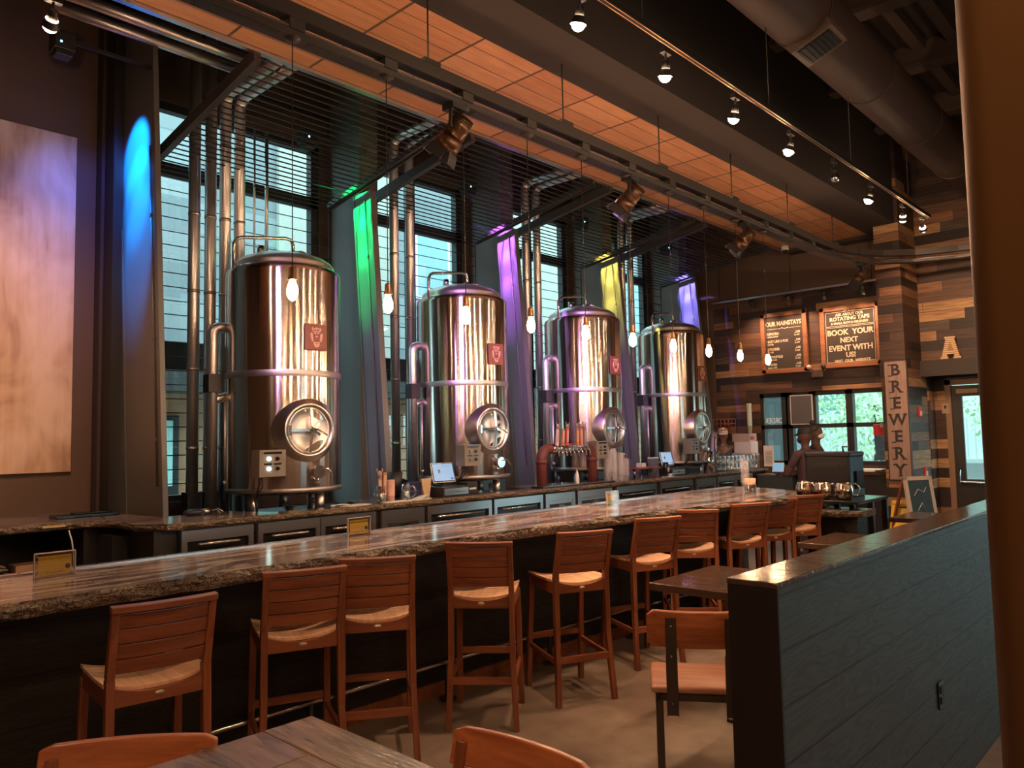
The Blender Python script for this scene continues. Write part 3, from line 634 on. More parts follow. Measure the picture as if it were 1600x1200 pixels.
# ------------------------------------------------------------------ bar stools
def make_stool():
    t = thing('bar_stool', '', 'stool')
    for s in (-1, 1):
        b = MB(); b.bar((s*.195, -.235, 0), (s*.178, -.195, .40), .032, .036, (0, 1, 0)); b.bar((s*.178, -.195, .40), (s*.176, -.19, .78), .032, .040, (0, 1, 0), .032, .042); b.bar((s*.176, -.19, .78), (s*.176, -.262, 1.045), .030, .042, (0, 1, 0), .028, .030)
        b.build('leg', M['teak_v'], t, bevel=.003)
        b = MB(); b.bar((s*.195, .235, 0), (s*.182, .185, .715), .032, .036, (0, 1, 0), .034, .045); b.build('leg', M['teak_v'], t, bevel=.003)
    b = MB(); n = 14
    for i, (z0, z1, yy0, yy1) in enumerate([(.80+.058*k, .80+.058*k+.053, -.197-.0155*k, -.197-.0155*(k+1)) for k in range(4)]):
        vs = []
        for k in range(n+1):
            u = k/n*2-1; x = u*.163; cv = -.022*(1-u*u)
            vs += [(x, yy0+cv-.008, z0), (x, yy1+cv-.008, z1), (x, yy1+cv+.008, z1), (x, yy0+cv+.008, z0)]
        fs = [(4*k+j, 4*(k+1)+j, 4*(k+1)+(j+1) % 4, 4*k+(j+1) % 4) for k in range(n) for j in range(4)]
        b.add(vs, fs+[(0, 1, 2, 3), (4*n+3, 4*n+2, 4*n+1, 4*n)], False)
    b.build('back_slats', M['teak'], t, bevel=.002, segs=1)
    vs = []; b = MB()
    for k in range(n+1):
        u = k/n*2-1; x = u*.193; cv = -.026*(1-u*u)
        vs += [(x, -.282+cv, 1.036), (x, -.284+cv, 1.060), (x, -.246+cv, 1.064), (x, -.244+cv, 1.038)]
    b.add(vs, [(4*k+j, 4*(k+1)+j, 4*(k+1)+(j+1) % 4, 4*k+(j+1) % 4) for k in range(n) for j in range(4)]+[(0, 1, 2, 3), (4*n+3, 4*n+2, 4*n+1, 4*n)], False)
    b.build('top_rail', M['teak'], t, bevel=.003)
    # dished seat of narrow slats
    b = MB(); ns = 7
    for i in range(ns):
        ya, yb = -.175+i*.385/ns, -.175+(i+1)*.385/ns-.005; vs = []
        for k in range(n+1):
            u = k/n*2-1; x = u*.195; z = .765-.032*(1-abs(u)**2.2); e = (.022 if i > 0 and abs(u) > .99 else 0)
            dz = -.006*math.sin(PI*(i+.5)/ns)
            vs += [(x, ya, z+dz-.016), (x, ya, z+dz), (x, yb, z+dz), (x, yb, z+dz-.016)]
        b.add(vs, [(4*k+j, 4*(k+1)+j, 4*(k+1)+(j+1) % 4, 4*k+(j+1) % 4) for k in range(n) for j in range(4)]+[(0, 1, 2, 3), (4*n+3, 4*n+2, 4*n+1, 4*n)], False)
    b.build('seat', M['seat'], t, bevel=.0015, segs=1)
    def apron(y):
        b = MB(); vs = []
        for k in range(n+1):
            u = k/n*2-1; x = u*.165; z = .748-.032*(1-abs(u)**2.2)
            vs += [(x, y-.011, .675), (x, y-.011, z), (x, y+.011, z), (x, y+.011, .675)]
        b.add(vs, [(4*k+j, 4*(k+1)+j, 4*(k+1)+(j+1) % 4, 4*k+(j+1) % 4) for k in range(n) for j in range(4)]+[(0, 1, 2, 3), (4*n+3, 4*n+2, 4*n+1, 4*n)]); return b
    ap = apron(-.192).build('apron', M['teak'], t); apron(.19).build('apron', M['teak'], t)
    for s in (-1, 1): MB().bar((s*.18, -.17, .71), (s*.183, .17, .715), .022, .072).build('side_rail', m_side, t, bevel=.002)
    bd = MB().lathe([(0, .0), (.017, 0), (.015, .003), (0, .0035)], (0, 0, 0), 24, Matrix.Translation((0, -.2035, .703)) @ Matrix.Diagonal((1.15, 1, .55, 1)) @ Matrix.Rotation(PI/2, 4, 'X')).build('badge', flat('brass badge', (.62, .50, .33), .35, .6), t)
    MB().bar((-.18, -.212, .27), (.18, -.212, .27), .020, .042).build('stretcher', M['teak'], t, bevel=.002)
    MB().bar((-.18, .215, .33), (.18, .215, .33), .020, .040).build('stretcher', M['teak'], t, bevel=.002)
    for s in (-1, 1): MB().bar((s*.187, -.20, .26), (s*.189, .21, .28), .018, .032).build('stretcher', m_side, t, bevel=.002)
    return t
m_side = m_wood('teak wood along', (.31, .10, .042), (.165, .047, .022), 1, .38)
ST = [((-3.041, 1.072), (-2.998, 1.457)), ((-3.275, 1.812), (-3.136, 2.153)), ((-3.33, 2.247), (-3.107, 2.565)), ((-3.344, 2.984), (-3.052, 3.219)), ((-3.094, 3.684), (-2.935, 4.027)),
      ((-3.152, 4.611), (-2.999, 4.968)), ((-3.289, 5.308), (-3.017, 5.534)), ((-3.121, 6.0), (-2.952, 6.313)), ((-3.155, 6.583), (-2.95, 6.859)), ((-3.103, 7.031), (-2.894, 7.32))]
ORD = ['nearest teak bar stool, alone at the left end of the bar', 'second teak bar stool from the left, overlapping the third', 'third teak bar stool from the left, just behind the second', 'fourth teak bar stool, seen straight from behind in mid bar',
       'fifth teak bar stool, standing clear with all four legs visible', 'sixth teak bar stool, half behind the dark table corner', 'seventh teak bar stool, behind and right of the sixth', 'eighth teak bar stool, beyond the first table', 'ninth teak bar stool, second from the far end', 'farthest teak bar stool at the far end of the bar']
st0 = make_stool(); sites = []
for i, (a, c) in enumerate(ST):
    a, c = Vector(a), Vector(c); u = (c-a).normalized(); f = Vector((-u.y, u.x)); m = (a+c)/2+f*.27
    rz = math.atan2(u.y, u.x)
    if i == 0: st0.location = (m.x, m.y, 0); st0.rotation_euler[2] = rz; st0['label'] = ORD[0]; st0['group'] = 'teak bar stools along the bar'
    else: dup(st0, (m.x, m.y, 0), rz, ORD[i])

# ------------------------------------------------------------------ tables, chairs, booth wall
def table(x0, x1, y0, y1, z, label, mat, base='ped', plank=False):
    t = thing('dining_table', label, 'table', ((x0+x1)/2, (y0+y1)/2, 0), 0, 'dining tables')
    w_, d_ = (x1-x0)/2, (y1-y0)/2
    if plank:
        b = MB(); b.span((-w_, d_-.17, z-.045), (w_, d_, z)); b.build('end_board', mat, t, bevel=.004)
        o = MB(); n = 4
        for i in range(n): o.span((-w_+2*w_*i/n+.001, -d_, z-.045), (-w_+2*w_*(i+1)/n-.001, d_-.172, z))
        o.build('tabletop', M['tabletop'], t, bevel=.004)
    else: MB().span((-w_, -d_, z-.045), (w_, d_, z)).build('tabletop', mat, t, bevel=.004)
    MB().cyl((0, 0, .02), (0, 0, z-.06), .038, n=16).span((-.25, -.25, z-.06), (.25, .25, z-.045)).build('pedestal', M['black'], t)
    MB().span((-.28, -.28, 0), (.28, .28, .02)).build('foot_plate', M['black'], t, bevel=.004)
mt2 = m_table('distressed table end board', (.28, .18, .115), (.10, .062, .04), .22, .7)
mt2.node_tree.nodes  # grain of the end board runs across
table(-2.21, -1.15, .55, 1.39, .78, 'distressed grey-brown plank table in the foreground at bottom', mt2, plank=True)
table(-2.66, -1.26, 4.01, 4.81, .76, 'dark wood table nearest along the booth wall, purple reflection on top', M['tabledark'])
table(-2.66, -1.26, 6.18, 6.98, .76, 'second dark wood table along the booth wall, reflecting daylight', M['tabledark'])
table(-2.66, -1.26, 8.45, 9.2, .76, 'farthest small dark wood table near the yellow floor sign', M['tabledark'])

def make_chair():
    t = thing('dining_chair', '', 'chair')
    MB().span((-.235, -.20, .425), (.235, .21, .462)).build('seat', M['chairwood2'], t, bevel=.016, segs=4)
    n = 16; b = MB(); vs = []
    prof = [(-.5, .0)]
    for k in range(n+1):
        u = k/n*2-1; x = u*.245; cv = -.045*(1-u*u); e = .02*max(0, abs(u)-.88)/.12
        vs += [(x, -.225+cv, .655+e), (x, -.250+cv, .825-e*1.2), (x, -.232+cv, .832-e*1.2), (x, -.207+cv, .655+e)]
    b.add(vs, [(4*k+j, 4*(k+1)+j, 4*(k+1)+(j+1) % 4, 4*k+(j+1) % 4) for k in range(n) for j in range(4)]+[(0, 1, 2, 3), (4*n+3, 4*n+2, 4*n+1, 4*n)], True)
    b.build('backrest', M['chairwood'], t, bevel=.004)
    for s in (-1, 1):
        b = MB(); b.bar((s*.135, -.235, .34), (s*.135, -.285, .80), .05, .008, (0, 1, 0)); b.bar((s*.160, -.238, .34), (s*.160, -.25, .62), .003, .03, (0, 1, 0)); b.bar((s*.110, -.238, .34), (s*.110, -.25, .62), .003, .03, (0, 1, 0))
        o = b.build('back_strap', M['gun'], t, bevel=.001, segs=1)
        b = MB(); [b.sphere((s*.135, -.245-(z-.38)*.105, z), .006, 8) for z in (.40, .62, .76)]; b.build('rivet', M['steel'], o)
        MB().bar((s*.195, -.19, 0), (s*.195, -.18, .40), .035, .035).build('leg', M['gun'], t, bevel=.003)
        MB().bar((s*.195, .20, 0), (s*.195, .19, .40), .035, .035).build('leg', M['gun'], t, bevel=.003)
    MB().span((-.21, -.20, .395), (.21, -.17, .425)).span((-.21, .17, .395), (.21, .20, .425)).span((-.21, -.20, .395), (-.18, .20, .425)).span((.18, -.20, .395), (.21, .20, .425)).build('seat_frame', M['gun'], t)
    return t
M['gun'] = flat('dark gunmetal steel', (.10, .075, .062), .4, .7)
M['chairwood2'] = m_wood('glossy orange wood seat', (.55, .27, .18), (.40, .17, .10), 0, .2)
ch = make_chair(); u = Vector((.83, .55)).normalized(); f = Vector((-u.y, u.x)); c = Vector((-2.11, 3.17))+u*.235+f*.20
ch.location = (c.x, c.y, 0); ch.rotation_euler[2] = math.atan2(u.y, u.x); ch['label'] = 'wooden chair with grey metal straps, half behind the end of the booth wall'; ch['group'] = 'wood and metal dining chairs'
# slatted chairs at the foreground table
def make_slat_chair():
    t = thing('slatted_chair', '', 'chair'); n = 14; b = MB()
    for z0, z1, y0, y1 in ((.50, .60, -.205, -.215), (.605, .705, -.216, -.232), (.71, .812, -.233, -.255)):
        vs = []
        for k in range(n+1):
            u = k/n*2-1; x = u*.24; cv = -.035*(1-u*u); e = .012*max(0, abs(u)-.93)/.07
            vs += [(x, y0+cv-.010, z0), (x, y1+cv-.010, z1-e), (x, y1+cv+.012, z1-e), (x, y0+cv+.012, z0)]
        b.add(vs, [(4*k+j, 4*(k+1)+j, 4*(k+1)+(j+1) % 4, 4*k+(j+1) % 4) for k in range(n) for j in range(4)]+[(0, 1, 2, 3), (4*n+3, 4*n+2, 4*n+1, 4*n)], False)
    b.build('back_slats', M['chairwood'], t, bevel=.005)
    MB().span((-.22, -.19, .43), (.22, .22, .46)).build('seat', M['seat'], t, bevel=.01)
    for s in (-1, 1):
        MB().bar((s*.20, -.19, 0), (s*.20, -.17, .43), .035, .035).bar((s*.20, -.168, .43), (s*.20, -.236, .78), .03, .02, (0, 1, 0)).build('leg', M['teak_v'], t, bevel=.003)
        MB().bar((s*.20, .20, 0), (s*.20, .19, .43), .035, .035).build('leg', M['teak_v'], t, bevel=.003)
    MB().span((-.2, -.2, .37), (.2, -.17, .43)).span((-.2, .17, .37), (.2, .2, .43)).span((-.215, -.18, .37), (-.19, .18, .43)).span((.19, -.18, .37), (.215, .18, .43)).build('apron', M['teak'], t)
    return t
c0 = make_slat_chair()
def place_back(o, a, c_, side):
    a, c_ = Vector(a), Vector(c_); u = (c_-a).normalized(); f = Vector((-u.y, u.x))*side; m = (a+c_)/2+f*.255; rz = math.atan2(u.y, u.x)+(PI if side < 0 else 0); return (m.x, m.y, 0), rz
l, rz = place_back(c0, (-2.52, .69), (-2.20, 1.09), -1); c0.location = l; c0.rotation_euler[2] = rz; c0['label'] = 'orange wood chair back at bottom left, turned to the foreground table'; c0['group'] = 'slatted chairs at the foreground table'
l, rz = place_back(c0, (-1.735, 1.575), (-1.25, 1.60), -1); dup(c0, l, rz, 'orange wood chair back at bottom centre, behind the foreground table')

bw = thing('booth_wall', 'black stained plank booth wall with polished brown cap at right', 'partition', (0, 0, 0))
MB().span((-1.19, 2.255, 0), (-1.037, 9.6, 1.182)).build('boards', M['booth'], bw)
MB().span((-1.196, 2.243, 0), (-1.034, 2.255, 1.182)).build('shaded_end', flat('shaded booth end', (.012, .009, .008), .5), bw)  # end of the boards blackened, its shade put into the colour
MB().span((-1.198, 2.240, 1.182), (-1.031, 9.6, 1.20)).build('cap', M['cap'], bw, bevel=.004)
o = MB().span((-1.036, 3.80, .42), (-1.028, 3.875, .535)).build('power_outlet', M['blackg'], bw, bevel=.002)
MB().span((-1.028, 3.82, .44), (-1.024, 3.855, .47)).span((-1.028, 3.82, .485), (-1.024, 3.855, .515)).build('socket', M['black'], o)

# near square column at the right edge
def rrect(x0, y0, x1, y1, r, n=6):
    p = []
    for cx, cy_, a in ((x1-r, y1-r, 0), (x0+r, y1-r, 90), (x0+r, y0+r, 180), (x1-r, y0+r, 270)):
        for k in range(n+1): t = math.radians(a+90*k/n); p.append((cx+r*math.cos(t), cy_+r*math.sin(t)))
    return p
cm = NT('brown bronze paint'); nn = cm.n('TexNoise', iVector=cm.co((1, 1, 1)), iScale=60.0, iDetail=3.0); cm.bump(nn, .1, .002); cm.P(Base_Color=(.17, .085, .03), Roughness=.42, Metallic=.35)
b = MB(); n0 = rrect(-.222, 1.02, .16, 1.40, .035, 8); b.prism(n0, 0, ZR)
for i in range(len(b.sm)): b.sm[i] = True
sc_ = b.build('support_column', cm.m); struct(sc_)

# ------------------------------------------------------------------ pendants over the bar
def make_pendant():
    t = thing('pendant_light', '', 'lamp')      # origin at the bulb centre
    MB().tube([(0, 0, .13), (0, 0, 1.48)], .0035, 6).build('cord', M['black'], t)
    MB().lathe([(0, .135), (.012, .13), (.02, .12), (.022, .075), (.026, .07), (.026, .055), (0, .055)], n=18).build('socket', flat('aged brass socket', (.20, .09, .035), .4, .6), t)
    MB().lathe([(.013, .058), (.016, .045), (.026, .02), (.031, -.005), (.030, -.03), (.022, -.052), (.008, -.064), (0, -.066)], n=20).build('bulb', M['bulb'], t)
    MB().lathe([(0, 1.505), (.05, 1.50), (.05, 1.485), (.015, 1.47), (0, 1.47)], n=20).build('canopy', M['bronze'], t)
    return t
pn = make_pendant()
words = ['first', 'second', 'third', 'fourth', 'fifth', 'sixth', 'seventh', 'eighth', 'ninth', 'tenth']
for i in range(10):
    x, y, z = -3.9, 2.329+.684*i, 2.528-.003*i
    lb = 'glowing filament bulb pendant, %s from the left over the bar' % words[i]
    if i == 0: pn.location = (x, y, z); pn['label'] = lb; pn['group'] = 'filament pendants over the bar'
    else: dup(pn, (x, y, z), 0, lb)

for i, (x, y) in enumerate(((1.2, -1.2), (2.4, -.6), (1.4, 1.0), (2.6, 2.2), (1.6, 3.6), (2.6, 4.9), (1.5, 6.4), (2.3, 8.0), (.3, -2.2))):  # pendants added out of view, to put lamp streaks on the tanks
    dup(pn, (x, y, 2.9), 0, 'unseen filament pendant added behind the viewer to streak the tanks, %s from the back wall' % words[i], 'unseen pendants added for tank reflections')

# ------------------------------------------------------------------ suspended lighting rail with moving heads
lr = thing('lighting_rail', 'long dark double rail hanging below the wood ceiling, curving at the far end', 'rail', (0, 0, 0))
path = [(-3.9, -2.5), (-3.9, 2), (-3.9, 6), (-3.9, 10.2), (-3.87, 10.7), (-3.76, 11.1), (-3.55, 11.45), (-3.2, 11.75), (-2.7, 11.95), (-1.6, 12.05)]
def rail_strip(pts, z, w_, h_, mat, name, off=0):
    b = MB()
    for i in range(len(pts)-1): b.bar((pts[i][0]+off, pts[i][1], z), (pts[i+1][0]+off, pts[i+1][1], z), w_, h_)
    return b.build(name, mat, lr)
rail_strip(path, 4.155, .085, .085, M['bronze'], 'upper_tube', .03)
rail_strip(path, 4.035, .11, .04, M['bronze'], 'lower_channel', -.01)
rail_strip(path, 4.06, .006, .012, M['steel_d'], 'channel_edge', .048)
rail_strip(path, 4.02, .006, .012, flat('dull rail edge', (.12, .10, .09), .4), 'channel_edge', -.066)
b = MB()
for i in range(-4, 12): y = 2.329+.684*i; b.span((-3.95, y+.10, 4.012), (-3.87, y+.59, 4.016))
b.build('black_slots', M['black'], lr)
rail_strip(path[:4], 4.201, .03, .004, emis('added soffit glow', (1, .55, .30), 9), 'added_glow_strip', .03)  # glowing strip added out of sight on the rail, to brighten the soffit
b = MB()
for i in range(9): b.cyl((-3.87, -1+1.45*i, 4.19), (-3.87, -1+1.45*i, 4.76), .006, n=6); b.box((-3.87, -1+1.45*i, 4.21), (.1, .14, .03))
b.build('hanger_rods', M['bronze'], lr)
for i in range(-4, 13): y = 2.329+.684*i; MB().bar((-3.9, y-.05, 4.10), (-3.9, y+.05, 4.10), .12, .10).build('junction_block', M['bronze'], lr)
def head(y, aim, label, x=-3.9, s=1.0):
    t = thing('stage_light', label, 'light', (x, y, 3.99), 0, 'stage lights clamped to the rail')
    MB().box((0, 0, .0), (.10*s, .12*s, .04)).build('clamp', M['black'], t)
    d = Vector(aim).normalized(); sd, uu, _ = basis(d); c0 = Vector((0, 0, -.15*s))
    yk = MB(); a = sd*.085*s
    yk.bar(c0+a, Vector((0, 0, -.03))+a*.8, .012, .03).bar(c0-a, Vector((0, 0, -.03))-a*.8, .012, .03).bar(Vector((0, 0, -.03))-a*.8, Vector((0, 0, -.03))+a*.8, .03, .012); yk.build('yoke', M['black'], t)
    hm = flat('bronze lamp housing', (.09, .045, .022), .35, .7)
    b = MB(); b.cyl(c0-d*.10*s, c0+d*.04*s, .065*s, .072*s, 20).cyl(c0+d*.04*s, c0+d*.12*s, .078*s, .078*s, 20); [b.cyl(c0-d*(.10-.02*k)*s, c0-d*(.105-.02*k)*s, .070*s, n=20) for k in range(5)]
    b.build('housing', hm, t)
    b = MB(); b.bar(c0+d*.12*s+uu*.07*s, c0+d*.19*s+uu*.10*s, .12*s, .004, uu).bar(c0+d*.12*s-uu*.07*s, c0+d*.19*s-uu*.10*s, .12*s, .004, uu).bar(c0+d*.12*s+sd*.07*s, c0+d*.19*s+sd*.10*s, .004, .12*s, uu).bar(c0+d*.12*s-sd*.07*s, c0+d*.19*s-sd*.10*s, .004, .12*s, uu)
    b.build('barn_doors', M['black'], t)
    return t
head(3.62, (-.5, -.25, -.75), 'largest stage light with yoke, nearest on the rail, at top centre', s=1.15)
head(5.79, (-.65, -.3, -.75), 'second stage light from the left on the rail', s=1.1)
head(8.02, (-.65, -.3, -.75), 'third stage light from the left on the rail', s=1.05)
head(11.2, (-.5, -.4, -.8), 'last stage light, where the rail curves towards the pillar', x=-3.72)

# violet spots on the rail: stage beams, plus some added to tint the bar
spot((-3.98, 3.60, 3.80), (-7.0, 7.0, 2.4), 420, (.62, .25, 1.0), 34, .9, .22, 'stage_or_fill_beam')
spot((-3.98, 5.77, 3.80), (-6.9, 9.0, 2.5), 420, (.68, .28, 1.0), 34, .9, .22, 'stage_or_fill_beam')
spot((-3.98, 8.0, 3.80), (-6.9, 10.8, 2.3), 300, (.45, .28, 1.0), 17, .9, .2, 'stage_or_fill_beam')
spot((-3.98, 1.6, 3.80), (-6.9, 4.9, 2.2), 160, (.70, .40, 1.0), 30, .9, .15, 'stage_or_fill_beam')
spot((-3.92, 3.62, 3.75), (-3.8, 4.3, 1.07), 90, (.55, .4, 1.0), 70, 1.0, .06, 'stage_or_fill_beam')  # extra violet spot, added to tint the bar top
spot((-3.98, 8.0, 3.80), (-6.2, 10.6, 1.1), 260, (.66, .40, 1.0), 50, 1.0, .06, 'stage_or_fill_beam')
spot((-3.92, 5.79, 3.75), (-3.8, 6.6, 1.07), 130, (.6, .35, 1.0), 70, 1.0, .06, 'stage_or_fill_beam')  # another added spot, for violet on the far half of the bar
spot((-3.98, 5.7, 3.80), (-6.3, 8.0, 1.2), 520, (.66, .38, 1.0), 64, .9, .06, 'stage_or_fill_beam')

# ------------------------------------------------------------------ track with reflector lamps
tk = thing('light_track', 'thin black light track crossing the dark upper ceiling', 'track', (0, 0, 0))
MB().span((-2.585, 1.5, 4.21), (-2.545, 10.2, 4.25)).build('track_bar', flat('matte black track', (.01, .009, .008), .85), tk)
MB().span((-2.580, 1.5, 4.207), (-2.577, 10.2, 4.2105)).span((-2.553, 1.5, 4.207), (-2.55, 10.2, 4.2105)).build('track_conductors', m_steel('copper conductor', (.7, .35, .18), .35), tk)
b = MB(); [b.cyl((-2.565, y, 4.24), (-2.565, y, 5.9), .004, n=6) for y in (2.2, 4.0, 5.8, 7.6, 9.4)]; b.build('hanger_rods', M['black'], tk)
def par(x, y, label, aim, power, on=True, z=4.2, deg=75):
    t = thing('track_lamp', label, 'lamp', (x, y, z), 0, 'reflector lamps on tracks'); d = Vector(aim).normalized()
    MB().box((0, 0, .0), (.04, .09, .035)).cyl((0, 0, -.01), (0, 0, -.07), .008, n=8).build('track_adapter', M['black'], t)
    c0 = Vector((0, 0, -.09)); MB().cyl(c0-d*.03, c0+d*.03, .02, .03, 16).cyl(c0+d*.03, c0+d*.075, .034, .048, 18, caps=False).build('lamp_holder', M['black'], t)
    MB().sphere(c0+d*.072, .040, 16).build('reflector_bulb', M['parlamp'] if on else M['steel'], t)
    if on: spot(Vector((x, y, z))+c0+d*.13, Vector((x, y, z))+c0+d*2, power, WARM, deg, .8, .04)
LP = [(3.43, 1), (4.35, 1), (5.33, 1), (6.33, 1), (7.3, 0), (8.3, 1), (9.35, 1), (10.08, 1)]
LB = ['first lit lamp at the top edge of the picture', 'second lit lamp from the top on the long track', 'third lit lamp from the top on the long track', 'fourth lit lamp on the long track', 'unlit lamp on the long track', 'sixth lamp, small and lit, on the long track', 'seventh lamp, dim, near the track end', 'bright flaring lamp at the far end of the track']
for (y, on), lb, a in zip(LP, LB, [(-.3, .1, -1), (-.25, .2, -1), (-.4, .2, -1), (-.3, -.2, -1), (0, 0, -1), (-.4, -.1, -1), (-.3, .8, -.8), (-.1, .9, -.45)]):
    par(-2.62, y, lb, a, 70, on)
par(-4.77, 1.32, 'lit lamp at the top left corner washing the painting wall', (-.9, .05, -.6), 110)
# added unseen track above the camera: fills tables, near column, side walls and tanks
tk2 = thing('light_track', 'unseen light track added above the viewer to fill the room with light', 'track', (0, 0, 0))
MB().span((.38, -2.5, 4.21), (.42, 8.2, 4.25)).build('track_bar', M['black'], tk2)
for i, (y, a, p) in enumerate([(-1.8, (.9, .5, -.6), 110), (-.6, (.9, -.2, -.5), 110), (.6, (-.5, .2, -1), 25), (1.8, (1, .3, -.3), 90), (3.2, (-.5, .3, -1), 20), (4.8, (1, .1, -.4), 110), (6.6, (-.8, .5, -1), 30), (-2.4, (-.2, -.9, -.5), 110), (-1.2, (-.12, .75, -1), 60)]):
    par(.4, y, 'added fill lamp %s on the unseen track above the viewer' % words[i], a, p)

# wall-wash track in front of the menu boards
wt = thing('wall_track', 'thin track with small black lamps in front of the menu wall', 'track', (0, 0, 0))
MB().span((-6.75, 12.48, 3.975), (-3.9, 12.52, 4.005)).build('track_bar', M['steel_d'], wt)
for x in (-6.0, -5.35, -4.75, -4.15):
    o = MB().cyl((x, 12.5, 3.97), (x, 12.5, 3.90), .01, n=8).cyl((x, 12.46, 3.93), (x, 12.58, 3.82), .04, .045, 14).build('track_head', M['black'], wt)
    spot((x, 12.5, 3.84), (x, 12.9, 3.0), 55, WARM, 110, .9, .04)
b = MB(); [b.cyl((x, 12.5, 4.0), (x, 12.5, 5.9), .005, n=6) for x in (-6.6, -5.3, -4.0)]; b.build('hanger_rods', M['black'], wt)

# round air duct with square grille
b = MB(); b.tube([(-2.45, -2.9, 5.15), (-2.45, 12.8, 5.15)], .27, 32)
dt = thing('air_duct', 'large round brown air duct running along the dark ceiling', 'duct', (0, 0, 0)); b.build('duct_tube', flat('brown painted duct', (.06, .036, .028), .5), dt)
[MB().tube([(-2.45, y, 5.15), (-2.45, y+.04, 5.15)], .277, 32).build('seam_band', flat('duct seam', (.06, .036, .028), .5), dt) for y in (1.5, 3.0, 4.6, 6.2, 7.8, 9.4, 11)]
m = Matrix.Translation((-2.36, 6.35, 4.90)) @ Matrix.Rotation(math.radians(-20), 4, 'Y')
o = MB().box((0, 0, .02), (.36, .36, .10), m).build('grille_box', flat('bare duct metal', (.12, .09, .075), .5), dt)
b = MB(); b.box((0, 0, -.035), (.28, .28, .01), m); b.build('grille_opening', M['black'], o)
b = MB(); [b.box((-.12+.04*k, 0, -.042), (.006, .28, .012), m) for k in range(7)]; b.build('grille_blades', M['bronze'], o)
b = MB(); b.tube([(-.6, -2.9, 5.3), (-.6, 12.8, 5.3)], .2, 24); tag(b.build('air_duct', M['joist']), 'thinner dark duct high at upper right', 'duct')

# long white dome camera under the soffit
t = thing('dome_camera', 'small white dome camera under the far end of the wood ceiling', 'camera', (-5.3, 12.35, 4.75))
MB().cyl((0, 0, 0), (0, 0, -.07), .06, n=20).build('housing', M['white'], t); MB().sphere((0, 0, -.075), .042, 16).build('dome', M['blackg'], t)

# ------------------------------------------------------------------ painting and left counter things
t = thing('canvas_painting', 'large peach abstract canvas with one brown drip on the left wall', 'painting', (-7.98, 0, 0))
MB().span((-.018, .2, 1.42), (.03, 2.43, 4.615)).build('canvas', M['painting'], t, bevel=.004)
spot((-6.6, 2.35, 4.9), (-8.0, 2.5, 3.7), 60, (.10, .15, 1.0), 60, 1.0, .05, 'blue_spill')

# ------------------------------------------------------------------ signs on the far walls
XR, ZU = (1, 0, 0), (0, 0, 1)
chalk = flat('dark chalkboard', (.045, .032, .026), .7); letter = flat('cream lettering', (.62, .52, .38), .6)
frm = m_wood('sign frame wood', (.34, .14, .065), (.20, .075, .035), 0, .45)
def framed(x0, x1, z0, z1, label):
    t = thing('menu_board', label, 'sign', ((x0+x1)/2, 12.86, 0), 0, 'framed menu boards'); hw = (x1-x0)/2
    b = MB()
    for p in (((-hw, -.02, z0), (-hw+.075, .03, z1)), ((hw-.075, -.02, z0), (hw, .03, z1)), ((-hw, -.02, z1-.075), (hw, .03, z1)), ((-hw, -.02, z0), (hw, .03, z0+.075))): b.span(*p)
    b.build('frame', frm, t, bevel=.006); MB().span((-hw+.07, .0, z0+.07), (hw-.07, .02, z1-.07)).build('board', chalk, t); return t
def lines(t, rows, y=-.004):
    for body, x, z, sz, sx, ax in rows: text(body, sz, letter, face_mx((x, y, z), XR, ZU), t, 'lettering', .002, ax, sx, .003*sz/.1)
t = framed(-6.02, -5.20, 2.68, 3.74, 'framed menu board headed OUR MAINSTAYS, left of the two menu boards')
rows = [('OUR MAINSTAYS', 0, 3.54, .105, .78, 'CENTER')]
for i, (nm_, ds) in enumerate((('EUPHORIA', 'IMPERIAL STOUT'), ('HAZY LIKE A FOX', 'HAZY IPA'), ('EXPLORER', 'PALE ALE'), ('METROPOLIS', 'GOLDEN ALE'), ('UNITED', 'WHEAT BEER'))):
    z = 3.37-.135*i; rows += [(nm_, -.31, z, .060, .8, 'LEFT'), (ds, -.31, z-.052, .036, .8, 'LEFT'), ('...5.0%', .29, z, .052, .75, 'RIGHT'), ('5.5 ABV', .28, z-.05, .034, .8, 'RIGHT')]
lines(t, rows); MB().span((-.30, -.004, 3.452), (.30, .0, 3.458)).tube([(-.08, -.004, 3.445), (-.02, -.004, 3.468), (.02, -.004, 3.442), (.08, -.004, 3.466)], .006, 5).build('flourish', letter, t)
t = framed(-4.98, -4.02, 2.70, 3.71, 'framed board reading BOOK YOUR NEXT EVENT WITH US, right of the two menu boards')
lines(t, [('ASK ABOUT OUR', 0, 3.565, .062, .9, 'CENTER'), ('ROTATING TAPS', 0, 3.495, .085, .98, 'CENTER'), ('& SMALL BATCH RELEASES!', 0, 3.425, .050, .98, 'CENTER'), ('BOOK  YOUR', 0, 3.27, .125, .95, 'CENTER'), ('NEXT', -.02, 3.14, .115, .95, 'CENTER'),
          ('EVENT WITH', 0, 3.01, .125, .95, 'CENTER'), ('US!', 0, 2.895, .115, .95, 'CENTER'), ('VISIT  OUR  WEBSITE', .02, 2.80, .062, .98, 'CENTER')])
b = MB()
for x0, x1, z0, z1 in ((-.385, .385, 3.38, 3.615), (-.385, .385, 2.785, 3.365)):
    b.span((x0, -.003, z0), (x0+.006, 0, z1)).span((x1-.006, -.003, z0), (x1, 0, z1)).span((x0, -.003, z0), (x1, 0, z0+.006)).span((x0, -.003, z1-.006), (x1, 0, z1))
b.tube([(-.1, -.004, 3.612), (-.02, -.004, 3.64), (.02, -.004, 3.61), (.1, -.004, 3.635)], .006, 5).build('border', letter, t)
